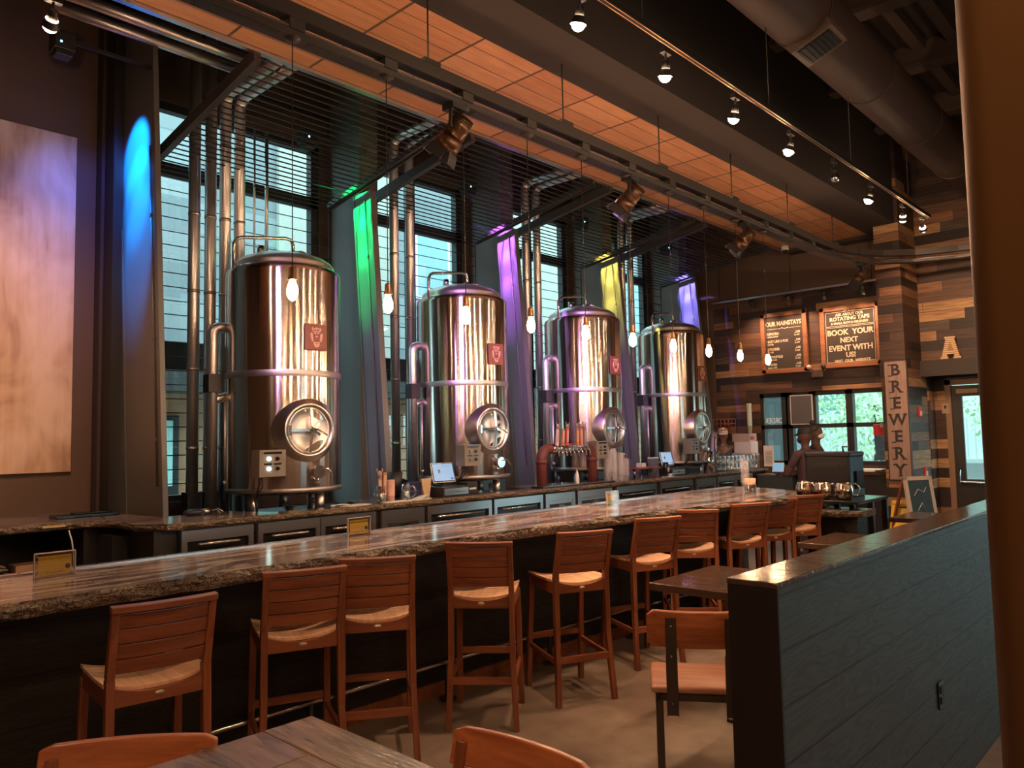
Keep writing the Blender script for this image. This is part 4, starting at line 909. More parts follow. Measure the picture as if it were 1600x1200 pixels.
# BREWERY sign
t = thing('brewery_sign', 'tall vertical wooden sign spelling BREWERY on the pillar', 'sign', (-3.60, 12.07, 0))
MB().span((-.155, -.03, .93), (.155, .02, 2.67)).build('board', m_wood('weathered sign board', (.36, .24, .20), (.24, .15, .125), 2, .6), t, bevel=.004)
b = MB().span((-.16, -.034, .925), (-.145, .022, 2.675)).span((.145, -.034, .925), (.16, .022, 2.675)).span((-.16, -.034, .925), (.16, .022, .94)).span((-.16, -.034, 2.66), (.16, .022, 2.675)); b.build('edging', flat('sign edging', (.07, .035, .025), .5), t)
dk = flat('near black sign letter', (.03, .022, .022), .6)
for i, c in enumerate('BREWERY'):
    z = 2.53-.243*i
    o = text(c, .235, dk, face_mx((0, -.032, z), XR, ZU), t, 'letter', .003, 'CENTER', .98, .006)
    b = MB(); ser = {'B': [(-.07, .08), (-.07, -.08)], 'R': [(-.07, .08), (-.07, -.08), (.07, -.08)], 'E': [(-.065, .08), (-.065, -.08)], 'W': [(-.10, .08), (.10, .08), (0, .08)], 'Y': [(-.07, .08), (.07, .08), (0, -.08)]}[c]
    for sx_, sz_ in ser: b.span((sx_-.03, -.036, z+sz_-.008), (sx_+.03, -.032, z+sz_+.008))
    b.build('serif', dk, o)
# marquee letter A on the ledge
t = thing('marquee_letter', 'ribbed light wood letter A standing on the dark ledge above the door', 'letter', (-3.04, 12.82, 2.70))
lw = flat('pale letter face', (.72, .52, .30), .5)
def legA(s, y0, y1, inset=0):
    return [(s*(.135-inset), inset), (s*(.05+inset*.6), inset), (s*(.036-inset*.2), .09), (s*(.0), .09)]
b = MB(); pol = [(-.14, 0), (-.14, .035), (-.12, .035), (-.055, .30), (-.075, .30), (-.075, .335), (.075, .335), (.075, .30), (.055, .30), (.12, .035), (.14, .035), (.14, 0), (.03, 0), (.03, .035), (.05, .035), (.043, .075), (-.043, .075), (-.05, .035), (-.03, .035), (-.03, 0)]
mA = face_mx((0, .0, 0), XR, ZU)
b.prism(pol, -.03, .03, mA); b.build('letter_body', flat('brown letter case', (.36, .19, .08), .5), t)
b = MB()
for k in range(11):
    z = .012+.030*k; hw = .125-.27*max(0, z-.035)*1.0*.9 if z < .30 else .07; hw = max(.052, .118-(z-.035)*.235) if .035 < z < .30 else (.135 if z <= .035 else .07)
    g = .045*(1-(z-.11)/.14) if .11 < z < .24 else (.048 if z < .07 else 0)
    if g > 0: b.span((-hw, -.036, z), (-g, -.03, z+.016)).span((g, -.036, z), (hw, -.03, z+.016))
    else: b.span((-hw, -.036, z), (hw, -.03, z+.016))
b.build('ribs', lw, t)
# ORDER lettering on the window, read from outside
o = text('ORDER', .14, flat('white vinyl letters', (.85, .85, .85), .6), face_mx((-5.905, 12.975, 1.86), (-1, 0, 0), ZU), None, 'window_lettering', .001, 'CENTER', .72)
tag(o, 'white ORDER lettering seen reversed on the left far window', 'lettering')
t = thing('window_poster', 'grey poster hung on the second pane of the far window', 'poster', (-5.36, 12.91, 0)); MB().span((-.20, 0, 1.80), (.15, .01, 2.27)).build('poster_sheet', flat('grey poster', (.10, .09, .10), .5), t); MB().span((-.22, .01, 1.78), (.17, .02, 2.29)).build('poster_border', M['white'], t)
# emergency light, alarms, camera
t = thing('emergency_light', 'black twin-head emergency light between the two menu boards', 'light', (-5.06, 12.86, 2.72))
MB().box((0, 0, -.09), (.20, .07, .15)).build('housing', flat('dark brown housing', (.08, .05, .04), .4), t, bevel=.02)
for s in (-1, 1): MB().sphere((s*.12, -.05, .02), .042, 14).build('lamp_head', flat('pale lamp head', (.55, .45, .42), .3) if s < 0 else M['bronze'], t)
red = flat('red enamel', (.55, .03, .03), .4)
for nme, x, y, z, nx, c, lb in (('fire_alarm', -3.46, 12.62, 1.92, 1, red, 'red and white fire alarm strobe on the pillar side'), ('fire_alarm', -3.46, 12.74, 1.02, 1, red, 'small red call point low on the pillar side')):
    t = thing(nme, lb, 'alarm', (x, y, z), 0); MB().box((0, 0, 0), (.03, .11, .15)).build('housing', c, t, bevel=.004); MB().box((.02, .0, -.02), (.02, .05, .07)).build('strobe', M['white'], t)
t = thing('switch_plate', 'tan switch plate beside the fire alarm in the alcove', 'switch', (-3.30, 13.39, 1.98)); MB().box((0, 0, 0), (.10, .015, .16)).build('plate', flat('tan plate', (.38, .26, .2), .5), t); MB().box((0, -.01, .02), (.03, .01, .05)).build('toggle', M['black'], t)
t = thing('wall_box', 'red metal box on the wall left of the brewery sign', 'box', (-4.06, 12.85, 1.58)); MB().span((-.13, -.08, 0), (.10, .05, .17)).build('box_body', red, t, bevel=.01); MB().span((-.02, -.09, .12), (.02, -.08, .19)).build('latch', M['steel'], t)

# ------------------------------------------------------------------ floor things at the far right
t = thing('chalk_board_stand', 'white-framed A-frame chalkboard standing on the floor beside the pillar', 'sign', (-3.0, 11.1, 0), math.radians(58))
m = Matrix.Rotation(math.radians(-9), 4, 'X')
b = MB()
for p in (((-.22, 0, 0), (-.17, .03, 1.05)), ((.17, 0, 0), (.22, .03, 1.05)), ((-.22, 0, 1.0), (.22, .03, 1.05)), ((-.22, 0, .12), (.22, .03, .17))): b.span(p[0], p[1], m)
b.build('frame', flat('pale worn frame', (.55, .45, .36), .6), t); MB().span((-.17, .005, .17), (.17, .02, 1.0), m).build('board', flat('smeared chalkboard', (.03, .045, .05), .5), t)
b = MB().bar((-.19, .21, 1.0), (-.19, .58, 0), .03, .03).bar((.19, .21, 1.0), (.19, .58, 0), .03, .03); b.build('rear_leg', M['teak_v'], t)
b = MB(); [b.tube([Vector(p) for p in pts], .004, 4, m) for pts in ([(-.1, 0, .8), (-.03, 0, .88), (.06, 0, .84), (.1, 0, .9)], [(-.08, 0, .6), (0, 0, .7), (.05, 0, .58)], [(-.1, 0, .4), (.1, 0, .46)])]; b.build('chalk_marks', M['paper'], t)
t = thing('wet_floor_sign', 'yellow plastic wet floor sign on the floor before the brewery pillar', 'sign', (-3.36, 11.25, 0)); t.scale = (1.12, 1.1, 1.1); ye = flat('yellow plastic', (.80, .50, .03), .4)
for s in (-1, 1):
    b = MB(); mm = Matrix.Rotation(math.radians(11*s), 4, 'X'); b.prism([(-.15, 0), (-.12, .60), (-.05, .60), (-.05, .55), (.05, .55), (.05, .60), (.12, .60), (.15, 0)], -.008, .008, Matrix.Translation((0, s*.13, 0)) @ mm @ Matrix.Rotation(PI/2, 4, 'X')); b.build('panel', ye, t)
MB().span((-.12, -.03, .585), (.12, .03, .635)).build('carry_handle', ye, t, bevel=.01)
MB().span((-.09, -.075, .42), (.09, -.068, .455), None).build('printed_band', M['black'], t)

# service station at the end of the bar with carrier, mugs
t = thing('service_table', 'black metal service table beyond the end of the bar', 'table', (-2.95, 8.2, 0)); MB().span((-.55, -.63, .955), (.30, .22, .985)).build('tabletop', M['blackg'], t, bevel=.004)
for sx_, sy_ in ((-.1, -.4), (.55, -.4), (-.1, .33), (.55, .33)): MB().span((sx_*.5-.025, sy_*.56-.025, 0), (sx_*.5+.025, sy_*.56+.025, .955)).build('leg', M['black'], t)
MB().span((-.05, -.22, .30), (.27, .18, .33)).build('shelf', M['steel_d'], t)
t = thing('storage_bin', 'grey tub on the shelf of the service table', 'tub', (-2.84, 8.18, .33)); MB().prism(rrect(-.15, -.18, .15, .18, .04), 0, .18).build('tub_body', flat('grey tub plastic', (.30, .24, .26), .5), t); MB().span((-.16, -.19, .16), (.16, .19, .18)).build('rim', M['white'], t)
t = thing('insulated_carrier', 'big black insulated food carrier standing on the service table', 'carrier', (-3.10, 8.18, .985)); pc = flat('charcoal carrier plastic', (.010, .009, .012), .4)
MB().prism(rrect(-.23, -.18, .23, .24, .03), 0, .41).build('body', pc, t, bevel=.006); MB().prism(rrect(-.24, -.19, .24, .25, .04), .41, .455).build('lid', pc, t, bevel=.01)
MB().tube([(.14, -.08, .45), (.14, -.1, .51), (.20, -.1, .51), (.20, -.1, .47)], .01, 8).span((-.12, -.19, .30), (.12, -.18, .35)).build('latch', M['black'], t)
MB().span((.24, -.05, .08), (.252, .15, .26)).build('side_panel', M['blackg'], t)
cop = m_steel('polished copper and nickel', (.85, .66, .50), .12)
def mug_metal(loc, label, rz):
    t = thing('metal_mug', label, 'mug', loc, rz, 'polished metal mugs on the service table'); t.scale = (1.5, 1.5, 1.5)
    MB().lathe([(0, 0), (.035, 0), (.050, .012), (.060, .045), (.058, .075), (.047, .10), (.047, .108), (.044, .108), (.044, .098), (.055, .07), (.055, .04), (.04, .01), (0, .008)], n=28).build('cup', cop, t)
    MB().tube([(.045, 0, .095), (.075, 0, .105), (.095, 0, .085), (.098, 0, .055), (.085, 0, .03), (.055, 0, .025)], .006, 8).build('handle', M['chrome'], t)
for i, (x, y) in enumerate(((-3.24, 7.76), (-3.04, 7.72), (-2.85, 7.76))): mug_metal((x, y, .985), 'polished metal mug, %s of the row in front of the black carrier' % words[i], -.4+.3*i)
slab_t = thing('lower_counter', 'lower granite counter end below the metal mugs', 'counter', (0, 0, 0)); slab('granite_top', [(-3.20, 7.46), (-2.80, 7.42), (-2.60, 7.60), (-2.60, 7.88), (-3.20, 7.88)], .84, .90, {0, 1}, .012, slab_t); MB().span((-3.16, 7.60, 0), (-2.68, 7.86, .84)).build('front_panel', M['barfront'], slab_t)
# things on the bar end
def cupstack(loc, h, r0, r1, mat, label, cat='cups', grp=None, lip=True):
    t = thing('cup_stack', label, cat, loc, 0, grp); p = [(0, 0), (r0, 0)]
    n = max(4, int(h/.014)); 
    for i in range(n): z = h*.25+h*.75*i/n; r = r0+(r1-r0)*(.25+.75*(i/n)*0+.6); p += [(r1-.004, z), (r1, z+.003), (r1, z+.007), (r1-.004, z+.009)]
    p += [(r1-.004, h), (r1-.008, h), (0, h-.01)]
    MB().lathe(p, n=20).build('nested_cups', mat, t); return t
pinkp = flat('coral paper', (.80, .42, .32), .6)
cupstack((-3.70, 7.40, 1.07), .30, .030, .043, M['plastic'], 'tall stack of clear cups at the far end of the bar', grp='cup stacks')
t = thing('napkin_holder', 'small coral paper tub in front of the cups at the bar end', 'tub', (-3.60, 7.30, 1.07)); MB().lathe([(0, 0), (.05, 0), (.056, .13), (.05, .13), (.045, .01), (0, .01)], n=24).build('tub_body', pinkp, t); MB().lathe([(.052, 0), (.062, .07), (.058, .07), (.05, 0)], n=24).build('glass_sleeve', M['drinkglass'], t)
# yellow table signs
yel = flat('yellow card', (.78, .50, .03), .5)
for i, (x, y) in enumerate(((-3.915, 1.14), (-4.0, 2.85), (-3.95, 5.44))):
    t = thing('table_sign', 'yellow card sign in an acrylic frame, %s on the bar' % ('nearest, at the left', 'second, in the middle', 'third, farthest')[i], 'sign', (x, y, 1.07), 0, 'yellow card signs on the bar'); w_, h_ = .072, .098
    MB().box((0, 0, h_/2+.006), (.014, 2*w_+.018, h_+.012)).build('acrylic_frame', M['acrylic'], t)
    cdp = MB().box((.0, 0, h_/2+.004), (.004, 2*w_-.01, h_-.014)).build('card', yel, t)
    mxf = lambda yy, zz: face_mx((.0028, yy, zz), (0, 1, 0), ZU)
    text('SCAN FOR OUR MENUS', .0125, flat('olive print', (.18, .12, .01), .6), mxf(0, .083), cdp, 'lettering', .0003); text('ASK US FOR A MENU', .008, flat('olive print'), mxf(0, .022), cdp, 'lettering', .0003)
    MB().cyl((.0022, .052, .043), (.003, .052, .043), .011, n=20).build('round_logo', M['blackg'], cdp)
    MB().box((0, 0, .003), (.05, 2*w_+.02, .006)).build('foot', M['acrylic'], t); hh_ = h_+.012; MB().span((-.008, -w_-.011, hh_-.003), (.008, w_+.011, hh_+.001)).span((-.008, -w_-.012, 0), (.008, -w_-.009, hh_)).span((-.008, w_+.009, 0), (.008, w_+.012, hh_)).build('acrylic_edge', flat('frosted acrylic edge', (.55, .48, .44), .3), t)
    b = MB(); [b.cyl((.007, sy_*(w_+.002), z), (.010, sy_*(w_+.002), z), .004, n=10) for sy_ in (-1, 1) for z in (.012, h_)]; b.build('stud', M['steel'], t)

# ------------------------------------------------------------------ on the back bar
Z = 1.05
def mug_glass(loc, label, rz):
    t = thing('beer_mug', label, 'mug', loc, rz, 'glass beer mugs with handles')
    MB().lathe([(0, 0), (.045, 0), (.047, .01), (.045, .16), (.041, .16), (.041, .015), (0, .015)], n=24).build('glass_body', M['drinkglass'], t)
    MB().tube([(0, -.044, .13), (0, -.08, .135), (0, -.098, .10), (0, -.095, .06), (0, -.07, .03), (0, -.044, .03)], .008, 8).build('handle', M['drinkglass'], t)
def tap_handle(loc, label, col, hd=True, tilt=0, h=.24, parent=None):
    mm = Matrix.Rotation(tilt, 4, 'X')
    if parent: a = MB().prism(rrect(-.013, -.024, .013, .024, .006, 3), 0, h, mm).build('tap_handle', col, parent, loc=loc); t = a
    else: t = thing('tap_paddle', label, 'tap handle', loc, 0, 'spare tap handles'); a = MB().prism(rrect(-.013, -.024, .013, .024, .006, 3), 0, h, mm).build('paddle', col, t)
    MB().box((.014, 0, h*.55), (.002, .030, h*.7), mm).build('name_strip', flat('pale name strip', (.55, .38, .34), .5), a)
    if hd:
        b = MB(); b.sphere((0, 0, h+.038), (.018, .030, .034), 12, mm); [b.tube([(0, s*.022, h+.055), (0, s*.036, h+.07), (0, s*.030, h+.09)], .007, 6, mm) for s in (-1, 1)]; b.cyl((0, 0, h-.005), (0, 0, h+.012), .024, n=12, mx=mm)
        b.sphere((.016, 0, h+.022), (.008, .014, .010), 8, mm); b.build('beast_head', flat('pewter head', (.38, .27, .26), .4, .4), t)
orange = flat('orange paddle', (.50, .20, .07), .4); grey_ = flat('grey paddle', (.30, .24, .22), .4); redp = flat('red paddle', (.6, .07, .08), .4); whitep = flat('white paddle', (.7, .55, .58), .4)
mug_glass((-6.12, 4.62, Z+.002), 'glass mug holding two spare tap handles, left of the pink cup', .2)
tap_handle((-6.12, 4.605, Z+.02), 'grey spare tap handle with beast head standing in the left mug', grey_, True, 0, .22); tap_handle((-6.13, 4.66, Z+.02), 'orange spare tap handle standing in the left mug', orange, False, -.06, .27)
cupstack((-6.14, 4.755, Z+.002), .21, .04, .042, flat('pink paper cup', (.80, .50, .47), .6), 'stack of pink patterned cups beside the left mug', grp='cup stacks')
mug_glass((-6.12, 4.93, Z+.002), 'etched glass mug between the pink cups and the blue box', 2.6)
t = thing('paper_box', 'dark navy carton leaning behind the right mug', 'box', (-6.22, 5.10, Z)); MB().box((0, 0, .085), (.04, .20, .17)).build('carton', flat('navy card', (.012, .014, .07), .4), t, bevel=.003); MB().box((.021, 0, .08), (.002, .12, .003)).box((.021, .02, .08), (.002, .003, .08)).build('printed_cross', grey_, t)
t = thing('wood_block', 'pale wooden wedge left of the tablet register', 'block', (-6.20, 5.255, Z)); MB().prism([(-.03, 0), (.04, 0), (.07, .20), (-.07, .20)], -.02, .02, Matrix.Translation((0, 0, 0)) @ face_mx((0, 0, 0), (0, 1, 0), ZU)).build('block_body', flat('pale raw wood', (.55, .40, .26), .6), t, bevel=.003)
t = thing('plant_pot', 'tall black tapered bin behind the mugs', 'bin', (-6.45, 5.05, Z)); MB().lathe([(0, 0), (.05, 0), (.085, .27), (.08, .27), (.047, .01), (0, .01)], n=28).build('bin_body', M['black'], t)
for i, (x, y, rz, lb) in enumerate(((-6.08, 4.30, .2, 'white paper sheets lying left of the glass mug'), (-6.05, 4.75, -.1, 'white sheets lying in front of the pink cups'), (-6.08, 5.08, .4, 'folded white leaflet in front of the navy carton'), (-6.05, 9.72, .3, 'crumpled white papers beside the black cup'))):
    t = thing('paper_sheets', lb, 'paper', (x, y, Z+.001), rz, 'loose papers on the back bar'); MB().box((0, 0, .002), (.12, .30, .004)).build('sheet', M['paper'], t); MB().add([(-.05, -.12, .006), (.06, -.10, .006), (.05, .10, .045 if i > 1 else .008), (-.06, .12, .03 if i > 1 else .008)], [(0, 1, 2, 3)]).build('sheet', M['paper'], t, solid=.002)
t = thing('spoon_rest', 'small white ladle lying beside the papers', 'spoon', (-6.1, 4.10, Z)); MB().sphere((0, -.04, .014), (.018, .03, .012), 12).build('bowl', M['white'], t); MB().tube([(0, -.02, .016), (.01, .05, .022), (.02, .13, .012)], .005, 6).build('handle', M['white'], t)
def register(x, y, label, label2):
    t = thing('cash_drawer', label2, 'drawer', (x, y, Z), 0, 'cash drawers'); MB().span((-.22, -.19, 0), (.14, .19, .105)).build('casing', M['black'], t, bevel=.006)
    d = MB().span((.14, -.17, .018), (.152, .17, .088)).build('drawer_front', M['steel_d'], t, bevel=.002); MB().cyl((.152, 0, .055), (.158, 0, .055), .01, n=14).build('lock', M['steel'], d); MB().span((.153, -.13, .05), (.155, .13, .054)).build('slot', M['black'], d)
    s = thing('tablet_register', label, 'tablet', (x-.02, y-.01, Z+.105), 0, 'tablet registers'); mm = Matrix.Rotation(math.radians(-14), 4, 'Y')
    MB().span((-.08, -.10, 0), (.06, .10, .015)).bar((-.03, 0, .01), (-.05, 0, .10), .06, .02, (0, 1, 0)).build('stand', M['blackg'], s)
    sc = MB().box((.0, 0, .145), (.014, .32, .215), mm).build('tablet_case', M['white'], s, bevel=.004); MB().box((.008, 0, .145), (.003, .305, .198), mm).build('bezel', M['blackg'], sc)
    o = MB().box((.0105, 0, .148), (.002, .285, .182), mm).build('lit_screen', emis('lit pale blue screen', (.50, .72, 1.0), .32), sc)
    MB().box((.012, .11, .075), (.001, .035, .022), mm).build('screen_button', emis('blue button', (.03, .12, .35), .6), sc)
    MB().box((.012, -.06, .16), (.001, .03, .04), mm).box((.012, .03, .215), (.001, .13, .003), mm).build('screen_marks', flat('grey screen marks', (.25, .35, .45), .5), sc)
register(-6.18, 5.54, 'lit tablet register on the cash drawer left of the second tank box', 'black cash drawer with steel front under the nearer tablet')
register(-6.22, 10.05, 'lit tablet register near the farthest tank', 'black cash drawer under the far tablet')
t = thing('cash_drawer', 'second black cash drawer right of the far tablet', 'drawer', (-6.22, 10.5, Z), 0, 'cash drawers'); MB().span((-.22, -.2, 0), (.14, .2, .11)).build('casing', M['black'], t, bevel=.006); MB().span((.14, -.17, .02), (.15, .17, .09)).build('drawer_front', M['blackg'], t)
t = thing('receipt_printer', 'small black printer right of the nearer cash drawer', 'printer', (-6.22, 5.88, Z)); MB().span((-.08, -.08, 0), (.08, .08, .13)).build('casing', M['black'], t, bevel=.01); MB().span((.075, -.05, .05), (.083, .05, .07)).build('slot', M['white'], t)
# tap tower of oxide-red pipe
oxide = flat('oxide red pipe', (.15, .038, .032), .5)
t = thing('tap_tower', 'oxide red pipe beer tap tower in front of the third tank', 'tap tower', (-6.13, 7.52, Z))
pts = [(0, -.50, 0), (0, -.50, .33)]+[tuple(v) for v in pipe_elbow_pts((0, -.50, .46), .12, (0, 0, 1), (0, 1, 0))]+[tuple(v) for v in pipe_elbow_pts((0, .50, .46), .12, (0, 1, 0), (0, 0, -1))]+[(0, .50, 0)]
MB().tube(pts, .062, 24).build('pipe_frame', oxide, t)
b = MB()
for y in (-.5, .5): b.cyl((0, y, .28), (0, y, .33), .070, n=24).cyl((0, y, 0), (0, y, .012), .09, n=24)
b.build('pipe_collar', oxide, t); MB().tube([(0.03, -.34, .46), (.03, .34, .46)], .045, 18).build('steel_front', M['chrome'], t)
for i in range(9):
    y = -.31+.0775*i; f_ = MB().cyl((.06, y, .45), (.11, y, .44), .012, n=10).cyl((.105, y, .46), (.125, y, .37), .012, .009, n=10).build('faucet', M['chrome'], t); MB().cyl((.09, y, .45), (.088, y, .50), .007, n=8).build('shaft', M['chrome'], f_)
for y, c, hd, tl, lb in ((-.31, whitep, 1, .12, 'pale pink tap handle, leftmost on the red tower'), (-.20, orange, 0, .10, 'orange tap handle without a head on the red tower'), (-.12, redp, 1, .10, 'red and white tap handle with beast head on the red tower'), (.09, orange, 1, .02, 'orange tap handle, left of three close together on the red tower'), (.17, flat('coral paddle', (.8, .22, .12), .4), 1, .0, 'coral tap handle, middle of three close together'), (.25, grey_, 1, -.02, 'grey tap handle, rightmost on the red tower')):
    tap_handle((.09, y, .50), lb, c, bool(hd), -tl, .20, t)
t = thing('drip_tray', 'long black drip tray under the red tap tower', 'tray', (-6.08, 7.60, Z)); MB().span((-.10, -.72, 0), (.09, .72, .014)).build('tray_body', M['blackg'], t, bevel=.003); MB().span((-.09, -.70, .014), (.08, .70, .018)).build('grate', M['steel_d'], t)
t = thing('squeeze_bottle', 'small white squeeze bottle on the drip tray', 'bottle', (-6.02, 7.56, Z+.018)); MB().lathe([(0, 0), (.024, 0), (.026, .01), (.026, .11), (.014, .13), (.014, .14)], n=18).build('bottle_body', M['white'], t); MB().lathe([(.015, .135), (.012, .15), (.004, .18), (0, .18)], n=14).build('nozzle', M['white'], t)
for i, (x, y, h) in enumerate(((-6.10, 8.34, .40), (-6.08, 8.43, .42), (-6.12, 8.50, .40), (-6.05, 8.56, .38), (-6.12, 8.61, .36), (-6.06, 8.68, .30), (-6.18, 8.40, .44))): cupstack((x, y, Z+.018 if y < 8.5 else Z), h, .034, .043, M['plastic'], 'tall clear cup stack, %s in the cluster right of the red tap tower' % words[i], grp='cup stacks')
# objects between third and fourth tanks
t = thing('serving_tray', 'red-brown tray on a stand behind the black tumbler', 'tray', (-6.25, 9.35, Z)); MB().span((-.14, -.28, .13), (.14, .28, .15)).build('tray_top', flat('red brown tray', (.30, .07, .05), .4), t, bevel=.004); MB().cyl((0, -.2, 0), (0, -.2, .13), .02, n=10).cyl((0, .2, 0), (0, .2, .13), .02, n=10).build('legs', M['steel_d'], t)
t = thing('napkin_stack', 'small white napkin pile on the red-brown tray', 'napkins', (-6.22, 9.28, Z+.15)); MB().span((-.05, -.05, 0), (.05, .05, .06)).build('napkins', M['paper'], t, bevel=.004)
t = thing('drinking_glass', 'clear tumbler in front of the red-brown tray', 'glass', (-6.06, 9.33, Z)); MB().lathe([(0, 0), (.032, 0), (.042, .10), (.039, .10), (.03, .008), (0, .008)], n=20).build('tumbler', M['drinkglass'], t)
t = thing('black_tumbler', 'black cup with a pale beast emblem standing left of the far tablet', 'cup', (-6.03, 9.62, Z)); MB().lathe([(0, 0), (.038, 0), (.046, .17), (.040, .18), (.040, .21), (0, .21)], n=24).build('cup_body', M['blackg'], t); emblem(t, .046, 0, .11, .035, whitep)
t = thing('menu_stand', 'grey flat display stand left of the far tablet', 'stand', (-6.30, 9.72, Z)); MB().span((-.015, -.12, 0), (.015, .12, .26)).build('panel', flat('slate grey panel', (.12, .12, .15), .5), t); MB().span((-.02, -.12, .26), (.02, .12, .275)).build('top_edge', M['white'], t)
# second tap tower (stainless) by the farthest tank
t = thing('tap_tower', 'stainless cylinder tap tower beside the farthest tank', 'tap tower', (-6.12, 11.02, Z)); MB().cyl((0, 0, 0), (0, 0, .34), .085, n=28).cyl((0, 0, .34), (0, 0, .36), .09, n=28).build('cylinder', M['chrome'], t)
for i in range(4): a = -.6+.4*i; MB().cyl((.08*math.cos(a), .08*math.sin(a), .28), (.15*math.cos(a), .15*math.sin(a), .27), .011, n=10).cyl((.145*math.cos(a), .145*math.sin(a), .29), (.155*math.cos(a), .155*math.sin(a), .21), .011, n=10).build('faucet', M['chrome'], t)
for i, (c, nm_) in enumerate(((flat('lilac paddle', (.45, .35, .65), .4), 'lilac'), (M['blackg'], 'black'), (whitep, 'pink white'))): a = -.4+.42*i; tap_handle((.11*math.cos(a), .12*math.sin(a), .33), '', c, True, -.12, .22, t)
# upturned pint glasses in a rack
g = thing('pint_glass', '', 'glass'); MB().lathe([(.043, 0), (.044, .004), (.032, .115), (0, .115)], n=14).build('tumbler', M['drinkglass'], g)
rk = 0
for lay in range(2):
    for r in range(2):
        for c in range(10):
            y = 11.47+.128*c+.01*r; x = -6.10-.095*r; z = Z+.004+.117*lay; lb = 'upturned pint glass in the %s row of the %s layer, %s from the left' % (('front', 'rear')[r], ('lower', 'upper')[lay], words[c])
            if rk == 0: g.location = (x, y, z); g['label'] = lb; g['group'] = 'upturned pint glasses by the window'
            else: dup(g, (x, y, z), 0, lb)
            rk += 1
MB_t = MB().span((-6.24, 11.40, Z), (-6.04, 12.70, Z+.004)).build('glass_mat', M['blackg']); tag(MB_t, 'thin black bar mat under the upturned pint glasses', 'mat')
# soda machine with two hoppers
t = thing('slush_machine', 'white frozen drink machine with two hoppers at the far end of the back bar', 'machine', (-6.28, 13.0-.45, Z)); 
MB().span((-.22, -.02, 0), (.16, .26, .26)).build('base', flat('lilac grey enamel', (.42, .36, .42), .35), t, bevel=.01); MB().span((.16, .0, .02), (.17, .24, .22)).build('drip_panel', flat('brushed panel', (.16, .12, .14), .4), t)
hop = flat('milky hopper', (.80, .74, .80), .25)
for y in (.05, .19): MB().prism(rrect(-.18, y-.065, .15, y+.065, .02), .26, .46).build('hopper', hop, t, bevel=.008)
MB().span((-.2, -.02, .46), (.12, .26, .60)).build('lid_box', flat('pale pink box', (.55, .42, .42), .5), t); MB().span((.12, .02, .49), (.124, .16, .55)).build('red_strip', red, t)
t = thing('notice_sheet', 'white printed notice hanging on the side of the frozen drink machine', 'notice', (-6.06, 12.86, Z+.02)); MB().span((0, -.01, 0), (.18, .0, .36)).build('sheet', M['paper'], t)
b = MB(); [b.span((.03, -.0125, .06+.02*k), (.15, -.011, .068+.02*k)) for k in range(11)]; b.build('print_lines', grey_, t)
cupstack((-6.15, 12.55, Z+.60), .52, .030, .042, flat('milky cups', (.62, .68, .62), .5), 'tall stack of pale cups standing on the frozen drink machine', grp='cup stacks')
t = thing('bar_rack', 'red-brown wire glass rack above the man in the pale cap', 'rack', (-6.75, 12.55, 1.72)); b = MB(); rm = flat('red brown rack', (.30, .07, .045), .5)
for z in (0, .11, .19): b.tube([(-.18, -.1, z), (.26, -.1, z)], .008, 6).tube([(-.18, .15, z), (.26, .15, z)], .008, 6).tube([(-.18, -.1, z), (-.18, .15, z)], .008, 6).tube([(.26, -.1, z), (.26, .15, z)], .008, 6)
for k in range(7): b.tube([(-.18+.073*k, -.1, 0), (-.18+.073*k, -.1, .19)], .006, 5).tube([(-.18+.073*k, .15, 0), (-.18+.073*k, .15, .19)], .006, 5)
b.build('wire_frame', rm, t); MB().bar((.04, .15, .1), (.04, .36, .1), .03, .03).build('wall_bracket', rm, t)
# far counters under the far window
t = thing('window_counter', 'dark counter with papers under the far window', 'counter', (-4.9, 12.55, 0)); MB().span((-.38, -.25, .98), (1.1, .33, 1.03)).build('counter_top', M['cap'], t); MB().span((-.36, -.2, 0), (1.05, .3, .98)).build('body', M['black'], t)
t = thing('paper_stack', 'stack of white menus on the far window counter', 'paper', (-4.25, 12.45, 1.03)); MB().box((0, 0, .01), (.40, .3, .02)).box((.1, .02, .03), (.36, .26, .015)).build('sheets', M['paper'], t)
t = thing('small_fridge', 'grey under-counter cabinet at the end of the back bar', 'cabinet', (-5.75, 12.85-.3, 0)); MB().span((-.18, -.25, 0), (.42, .25, .94)).build('body', flat('dark green grey cabinet', (.05, .07, .075), .4), t); MB().span((-.19, -.26, .94), (.43, .26, .965)).build('top', M['steel_d'], t)
t = thing('laptop', 'small tablet on a stand glowing by the left far window', 'tablet', (-5.75, 12.7, .965)); MB().box((0, 0, .1), (.2, .02, .16), Matrix.Rotation(-.25, 4, 'X')).build('screen', M['white'], t); MB().box((0, -.012, .1), (.18, .004, .14), Matrix.Rotation(-.25, 4, 'X')).build('lit_screen', emis('pale lit screen', (.35, .6, .8), .3), t)
